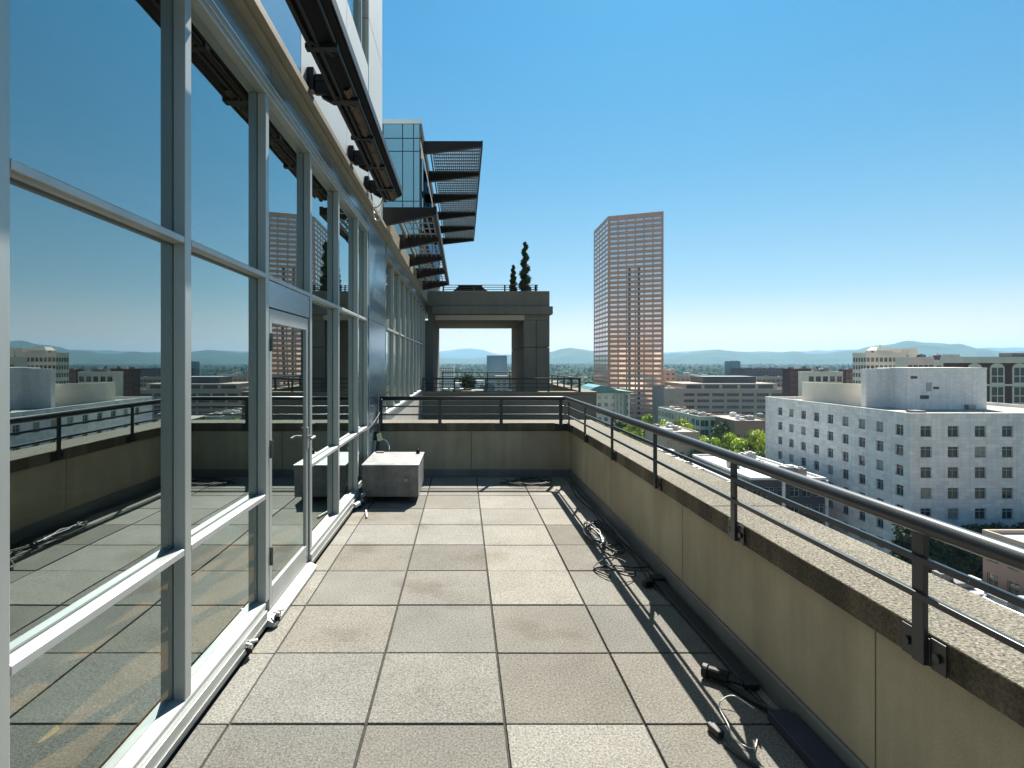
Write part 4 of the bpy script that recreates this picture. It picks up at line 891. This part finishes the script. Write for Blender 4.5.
blk('cream_block', 'cream block with dark roof plant between the hotel and the brick building', 908, 934, 359, 235, 7, M['cream_stone'], M['roof_dark'], fx=(5, 1.8), fz=(3.7, 1.8, 2.5))
b = blk('cream_block', 'narrow cream block with a water tank right of the hotel', 936, 962, 362, 250, 8, M['cream_stone'], M['roof_dark'], fx=(4, 2.2), fz=(3.8, 1.9, 1.5))
zt_ = fpz(362, 250); m_ = MB(); X = fpx(937, 255); m_.tube([(X, 255, zt_), (X, 255, zt_ + 3)], 1.5, 14); m_.tube([(X, 255, zt_ + 3), (X, 255, zt_ + 4)], 1.6, 14, .2); m_.build('water_tank', M['roof_dark'], b)
m_ = MB(); m_.box(fpx(948, 252), fpx(960, 252), 252, 260, zt_, zt_ + 3.4); m_.build('roof_hut', M['white_stone'], b)
# arched red brick building
Yb = 200; xl, xr_ = fpx(962.5, Yb), fpx(1120, Yb); zt_ = fpz(363, Yb)
rb = thing('brick_arcade_building', ((xl+xr_)/2, Yb, G), 'dark red brick building with tall cream arched windows at the right edge', 'building')
m_ = MB(); m_.box(xl, xr_, Yb, Yb + 8, G, zt_); m_.build('wall', M['red_brick'], rb)
m_ = MB(); m_.box(xl - .8, xr_, Yb - .8, Yb + 8.5, zt_ + .003, zt_ + 2.2); m_.box(xl - .3, xr_, Yb - .35, Yb + 8.2, fpz(386, Yb), fpz(384, Yb)); m_.build('cornice', M['cream_stone'], rb)
m_ = MB(); m_.box(fpx(1012, Yb+3), xr_, Yb + 3, Yb + 8, zt_ + 2.2, zt_ + 3.6); m_.build('roof_hut', M['roof_dark'], rb)
for k in range(7):
    xc = fpx(971 + 22.4*k, Yb) + 1.2; r_ = 2.55
    for s, (za, zb2) in enumerate(((fpz(384, Yb), fpz(368.5, Yb)), (fpz(404, Yb), fpz(388, Yb)))):
        aw_ = MB(); pts = [(xc - r_, za), (xc + r_, za)] + ([(xc + r_*math.cos(t*math.pi/10), zb2 + r_*math.sin(t*math.pi/10)*.75) for t in range(11)] if s == 0 else [(xc + r_, zb2 + .6), (xc - r_, zb2 + .6)])
        n_ = len(pts); aw_.poly([(x, Yb - .25, z) for x, z in pts])
        for j in range(n_): (x0_, z0_), (x1_, z1_) = pts[j], pts[(j+1) % n_]; aw_.poly([(x1_, Yb - .25, z1_), (x0_, Yb - .25, z0_), (x0_, Yb - .001, z0_), (x1_, Yb - .001, z1_)])
        fo = aw_.build('window', M['cream_stone'], rb)
        g_ = MB(); g_.box(xc - 2.0, xc - .2, Yb - .31, Yb - .252, za + .5, za + (zb2 - za)*.48); g_.box(xc + .2, xc + 2.0, Yb - .31, Yb - .252, za + .5, za + (zb2 - za)*.48)
        g_.box(xc - 2.0, xc - .2, Yb - .31, Yb - .252, za + (zb2 - za)*.54, zb2 + .3); g_.box(xc + .2, xc + 2.0, Yb - .31, Yb - .252, za + (zb2 - za)*.54, zb2 + .3)
        g_.build('pane', M['pane'], fo)
# mid distance blocks
blk('cream_block', 'low cream block with a dark window row just beyond the curved screen', 808, 843, 373.5, 240, 7, M['cream_stone'], M['roof_white'], fx=(5, 2.1), fz=(3.8, 2.2, 1.2))
blk('brick_block', 'flat red brick block behind the low cream block', 790, 826, 370, 330, 8, M['red_brick'], M['roof_gravel'], fx=(10, 1.4), fz=(3.6, 1.5, 1.2))
blk('brick_block', 'dark red brick block behind the left edge of the hotel', 846, 862, 371, 300, 6, M['red_brick'], M['roof_dark'], fx=(5, 1.4), fz=(3.6, 1.7, 1.2))
b = blk('tan_office', 'tan flat roofed office right of the stepped concrete building', 757, 800, 378, 500, 14, M['tan_stone'], M['roof_white'], fx=(9, 3.4), fz=(4.0, 1.9, 1.4), bars=2)
blk('brick_block', 'long low red brick block far beyond the stepped office', 744, 790, 369, 760, 40, M['red_brick'], M['roof_dark'], fx=(14, 2.4), fz=(4.0, 1.8, 1.4))
blk('blue_glass_tower', 'slim blue glass block standing among far trees right of the pink tower', 730, 740.5, 361.5, 880, 18, M['blue_glass'], M['roof_dark'], fx=(4, 2.8), fz=(3.6, 2.0, 1), mats=(M['blue_glass'], M['frame_grey']), parapet=.5)
blk('blue_glass_tower', 'wide blue glass block seen through the concrete portal', 487, 507, 356, 900, 30, M['blue_glass'], M['roof_dark'], fx=(8, 3.2), fz=(3.8, 2.4, 1), mats=(M['blue_glass'], M['blue_glass']), parapet=.8)
blk('white_slab', 'white low block seen through the left part of the portal', 440, 454, 367, 800, 20, M['white_stone'], M['roof_white'], fx=(6, 2.2), fz=(3.8, 1.8, 1), lx=(4, 2))
# bottom right: brown building and low white roof
b = building('brown_corner_building', 'brown building with a pale roof edge at the lower right of the view', 78.2, 102, 60, 85, -24.2, M['brown_wall'], M['roof_white'], fx=(7, 1.8), fz=(3.9, 2.2, 1.6), lx=(8, 1.7), mats=(M['pane'], M['tan_stone']), parapet=.6, par_m=M['tan_stone'])
for k in range(4): unit(b, random.uniform(82, 98), random.uniform(64, 82), -24.2, 2.5, 2, 1.4)
b = building('low_white_roof', 'low building with a cluttered white roof left of the brown corner building', 56, 76.5, 60, 87, -31.5, M['concrete_mid'], M['roof_white'], fx=(6, 1.6), fz=(3.6, 1.8, 1.2), parapet=.5, par_m=M['white_stone'])
for k in range(16): unit(b, random.uniform(66, 75.5), random.uniform(62, 85.5), -31.5, random.uniform(1, 3), random.uniform(1, 3), random.uniform(.7, 2.0), random.choice(('galv', 'white_stone', 'galv_dark')))
for j in range(3):
    m_ = MB(); m_.tube(spl([(68 + j*1.5, 63, -30.8), (68.5 + j*1.5, 70, -30.8), (69 + j, 77, -30.6), (73 + j, 78, -30.6)], 3), .22, 8); m_.build('duct', M['galv'], b)

# blocks added out of view so the pink tower's glass reflects warm sunlit walls
for i, (X, Y, wd, h, mm) in enumerate(((-75, -90, 34, 62, 'cream_stone'), (-112, -75, 32, 84, 'tan_stone'), (-150, -110, 36, 70, 'cream_stone'), (-190, -120, 34, 96, 'tan_stone'), (-228, -150, 36, 66, 'cream_stone'), (-40, -140, 30, 76, 'tan_stone'))):
    lab = ['cream', 'tan', 'wide cream', 'tallest tan', 'farthest cream', 'narrow tan'][i]
    t = thing('added_tall_block', (X, Y, G), '%s office block added unseen behind the viewpoint for the pink tower glass to mirror' % lab, 'building')
    m_ = MB(); m_.box(X - wd/2, X + wd/2, Y - 20, Y, G, G + h); m_.build('wall', M[mm], t)
    m_ = MB(); m_.box(X - wd/2 - .3, X + wd/2 + .3, Y - 20.3, Y + .3, G + h + .003, G + h + .8); m_.build('roof', M['roof_gravel'], t)
    for s_ in range(int(h / 4) - 1):
        m_ = MB(); m_.box(X - wd/2 + 1.5, X + wd/2 - 1.5, Y + .005, Y + .06, G + 2 + s_*4, G + 3.6 + s_*4); m_.build('band_window', M['pane'], t)
# far blocks scattered over the plain, each a building of its own
kinds = (('white', M['white_stone'], M['roof_white']), ('tan', M['tan_stone'], M['roof_gravel']), ('brown', M['brown_wall'], M['roof_dark']), ('red brick', M['red_brick'], M['roof_gravel']), ('cream', M['cream_stone'], M['roof_white']), ('grey concrete', M['concrete_mid'], M['roof_gravel']))
rb_ = random.Random(21); cnt = 0; placed = []
lab_used = {}
while cnt < 110:
    px = rb_.choice((rb_.uniform(548, 596), rb_.uniform(664, 860), rb_.uniform(664, 860), rb_.uniform(438, 512), rb_.uniform(860, 1040)))
    Y = rb_.uniform(560, 2300); X = fpx(px, Y); wd = rb_.uniform(12, 42); dp = rb_.uniform(12, 26); h = rb_.uniform(6, 17) if rb_.random() < .85 else rb_.uniform(18, 30)
    if any(abs(X - q[0]) < (wd + q[2])/2 + 6 and abs(Y - q[1]) < 32 for q in placed): continue
    if Y < 620 and 100 < X < 360: continue
    placed.append((X, Y, wd)); kd = kinds[rb_.randrange(6)]
    near = 'right of the pink tower' if 664 < px < 760 else 'over the white office block' if px >= 760 else 'seen through the portal' if px < 515 else 'left of the pink tower'
    root = thing('far_block', (X, Y, G), '%s low block of the far city, one of those %s' % (kd[0], near), 'building', '%s far blocks %s' % (kd[0], near))
    nw = max(2, int(wd / 6)); m_ = MB(); ns = max(1, int(h/4))
    ops = [(wd*(c+.5)/nw, 1.4 + s*3.9, 3.4, 1.7) for c in range(nw) for s in range(ns) if 1.4 + s*3.9 + 1.7 < h - .5]
    wall_grid(m_, Vector((X - wd/2, Y, G)), Vector((1,0,0)), Vector((0,-1,0)), wd, h, ops, .3)
    x0, x1, y1 = X - wd/2, X + wd/2, Y + dp
    m_.poly([(x0,y1,G),(x0,Y,G),(x0,Y,G+h),(x0,y1,G+h)]); m_.poly([(x1,Y,G),(x1,y1,G),(x1,y1,G+h),(x1,Y,G+h)]); m_.poly([(x1,y1,G),(x0,y1,G),(x0,y1,G+h),(x1,y1,G+h)])
    m_.build('wall', kd[1], root); r_ = MB(); r_.box(x0-.3, x1+.3, Y-.3, y1+.3, G+h, G+h+.7); r_.build('roof', kd[2], root)
    if wd > 20: r_ = MB(); r_.box(X-3, X+4, Y+4, Y+9, G+h+.7, G+h+3); r_.build('plant_room', kd[1], root)
    for c, z, a, hh in ops:
        me, _ = win_mesh(a - .01, hh - .01, (M['pane'], M['frame_grey']), 1, 0); o = bpy.data.objects.new('window', me); COL.objects.link(o); o.parent = root; o.location = (c - wd/2, .27, z)
    cnt += 1

# ================================================================== TREES
def make_tree(H, Rc, leafm, seed, lsz, nleaf):
    rt = random.Random(seed); root = thing('street_tree', (0, 0, 0), 'x', 'tree')
    m_ = MB(); m_.tube([(0, 0, 0), (.1, 0, H*.25), (0, .15, H*.55), (.05, 0, H*.85)], .38, 8, .08)
    for k in range(6):
        a = k*1.05 + rt.uniform(-.3, .3); z = H*rt.uniform(.28, .5); m_.tube([(0, 0, z), (math.cos(a)*Rc*.35, math.sin(a)*Rc*.35, z + H*.14), (math.cos(a)*Rc*.7, math.sin(a)*Rc*.7, z + H*.24)], .16, 6, .03)
    m_.build('trunk', M['bark'], root)
    m_ = MB(); cl = []
    for k in range(26):
        u = rt.uniform(0, 1); a = rt.uniform(0, 6.28); rr_ = Rc * math.sqrt(rt.uniform(.05, 1)) * (1 - .55*u*u); cl.append((Vector((rr_*math.cos(a), rr_*math.sin(a), H*(.38 + .52*u))), Rc*rt.uniform(.20, .36), rt.uniform(.6, 1.45)))
    for _ in range(nleaf):
        c, r_, t = rt.choice(cl); d = Vector((rt.gauss(0,1), rt.gauss(0,1), rt.gauss(0,1))).normalized() * r_ * rt.uniform(.5, 1.08); q = t * rt.uniform(.75, 1.25)
        random.seed(rt.random()); m_.leaf(c + Vector((d.x, d.y, d.z*.85)), lsz*rt.uniform(.7, 1.3), (q, q, q*.9))
    m_.build('crown', leafm, root); return root
protos = {}
def tree(px, pt, Y, kind, label, Hdef=19, group='trees between the city blocks', X=None):
    if kind not in protos:
        protos[kind] = make_tree(19, 6.2, {'lime': M['leaf_lime'], 'mid': M['leaf_mid'], 'dark': M['leaf_dark'], 'lime2': M['leaf_lime']}[kind], hash(kind) % 97 if False else {'lime': 4, 'mid': 9, 'dark': 15, 'lime2': 22}[kind], .38, 5200); o = protos[kind]
    else: o = copy_tree(protos[kind])
    H = (fpz(pt, Y) - G); s = H / 18.3; sx = s * (1.0 if s < 1.05 else .92)
    o.location = (fpx(px, Y) if X is None else X, Y, G); o.scale = (sx, sx, s); o.rotation_euler = (0, 0, (px*1.7) % 6.28); o['label'] = label; o['category'] = 'tree'; o['group'] = group
    return o
T = [(620, 421, 262, 'mid', 'green street tree nearest the teal roofed block'), (634, 419, 255, 'lime2', 'green street tree second from the teal roofed block'), (648, 415, 262, 'lime', 'bright green tree left of the green glass block'),
     (662, 418, 246, 'lime2', 'yellow green tree in front of the green glass block, farther left'), (677, 419, 236, 'lime', 'yellow green tree in front of the green glass block, in the middle'), (690, 421, 232, 'lime2', 'green tree in front of the green glass block, farther right'),
     (722, 422, 240, 'mid', 'green tree between the green glass block and the brown building'), (716, 435, 196, 'lime2', 'sunlit green tree leftmost in front of the brown building'), (731, 433, 190, 'lime', 'sunlit green tree in front of the brown building corner'),
     (745, 436, 178, 'lime2', 'sunlit green tree before the brown building, second from the white block'), (757, 430, 174, 'lime', 'sunlit green tree touching the white office block'), (764, 452, 166, 'mid', 'low green tree at the left foot of the white office block'), (702, 447, 192, 'mid', 'green tree just behind the plain grey block'),
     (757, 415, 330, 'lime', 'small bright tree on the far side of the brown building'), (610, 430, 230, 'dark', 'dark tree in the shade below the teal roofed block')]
for a in T: tree(*a[:5])
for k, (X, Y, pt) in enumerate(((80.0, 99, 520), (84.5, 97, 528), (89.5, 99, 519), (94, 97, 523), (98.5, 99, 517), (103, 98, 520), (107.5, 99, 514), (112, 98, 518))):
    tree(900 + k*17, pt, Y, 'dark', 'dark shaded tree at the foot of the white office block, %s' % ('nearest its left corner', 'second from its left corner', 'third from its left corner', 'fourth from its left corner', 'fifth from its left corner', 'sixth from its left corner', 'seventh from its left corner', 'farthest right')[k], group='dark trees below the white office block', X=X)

# ================================================================== HAZE
m = bpy.data.materials.new('haze_air'); m.use_nodes = True; n = m.node_tree.nodes
for x in list(n): n.remove(x)
out = n.new('ShaderNodeOutputMaterial'); v = n.new('ShaderNodeVolumePrincipled'); v.inputs['Color'].default_value = (.40, .71, 1, 1); v.inputs['Density'].default_value = 7e-5; v.inputs['Anisotropy'].default_value = .2
m.node_tree.links.new(v.outputs[0], out.inputs['Volume'])
mb = MB(); mb.box(-17600, 17600, -17600, 17600, G - 1, 520); hz = mb.build('haze', m); tag(hz, 'thin blue haze that fades the far hills and woods', 'haze', kind='stuff')
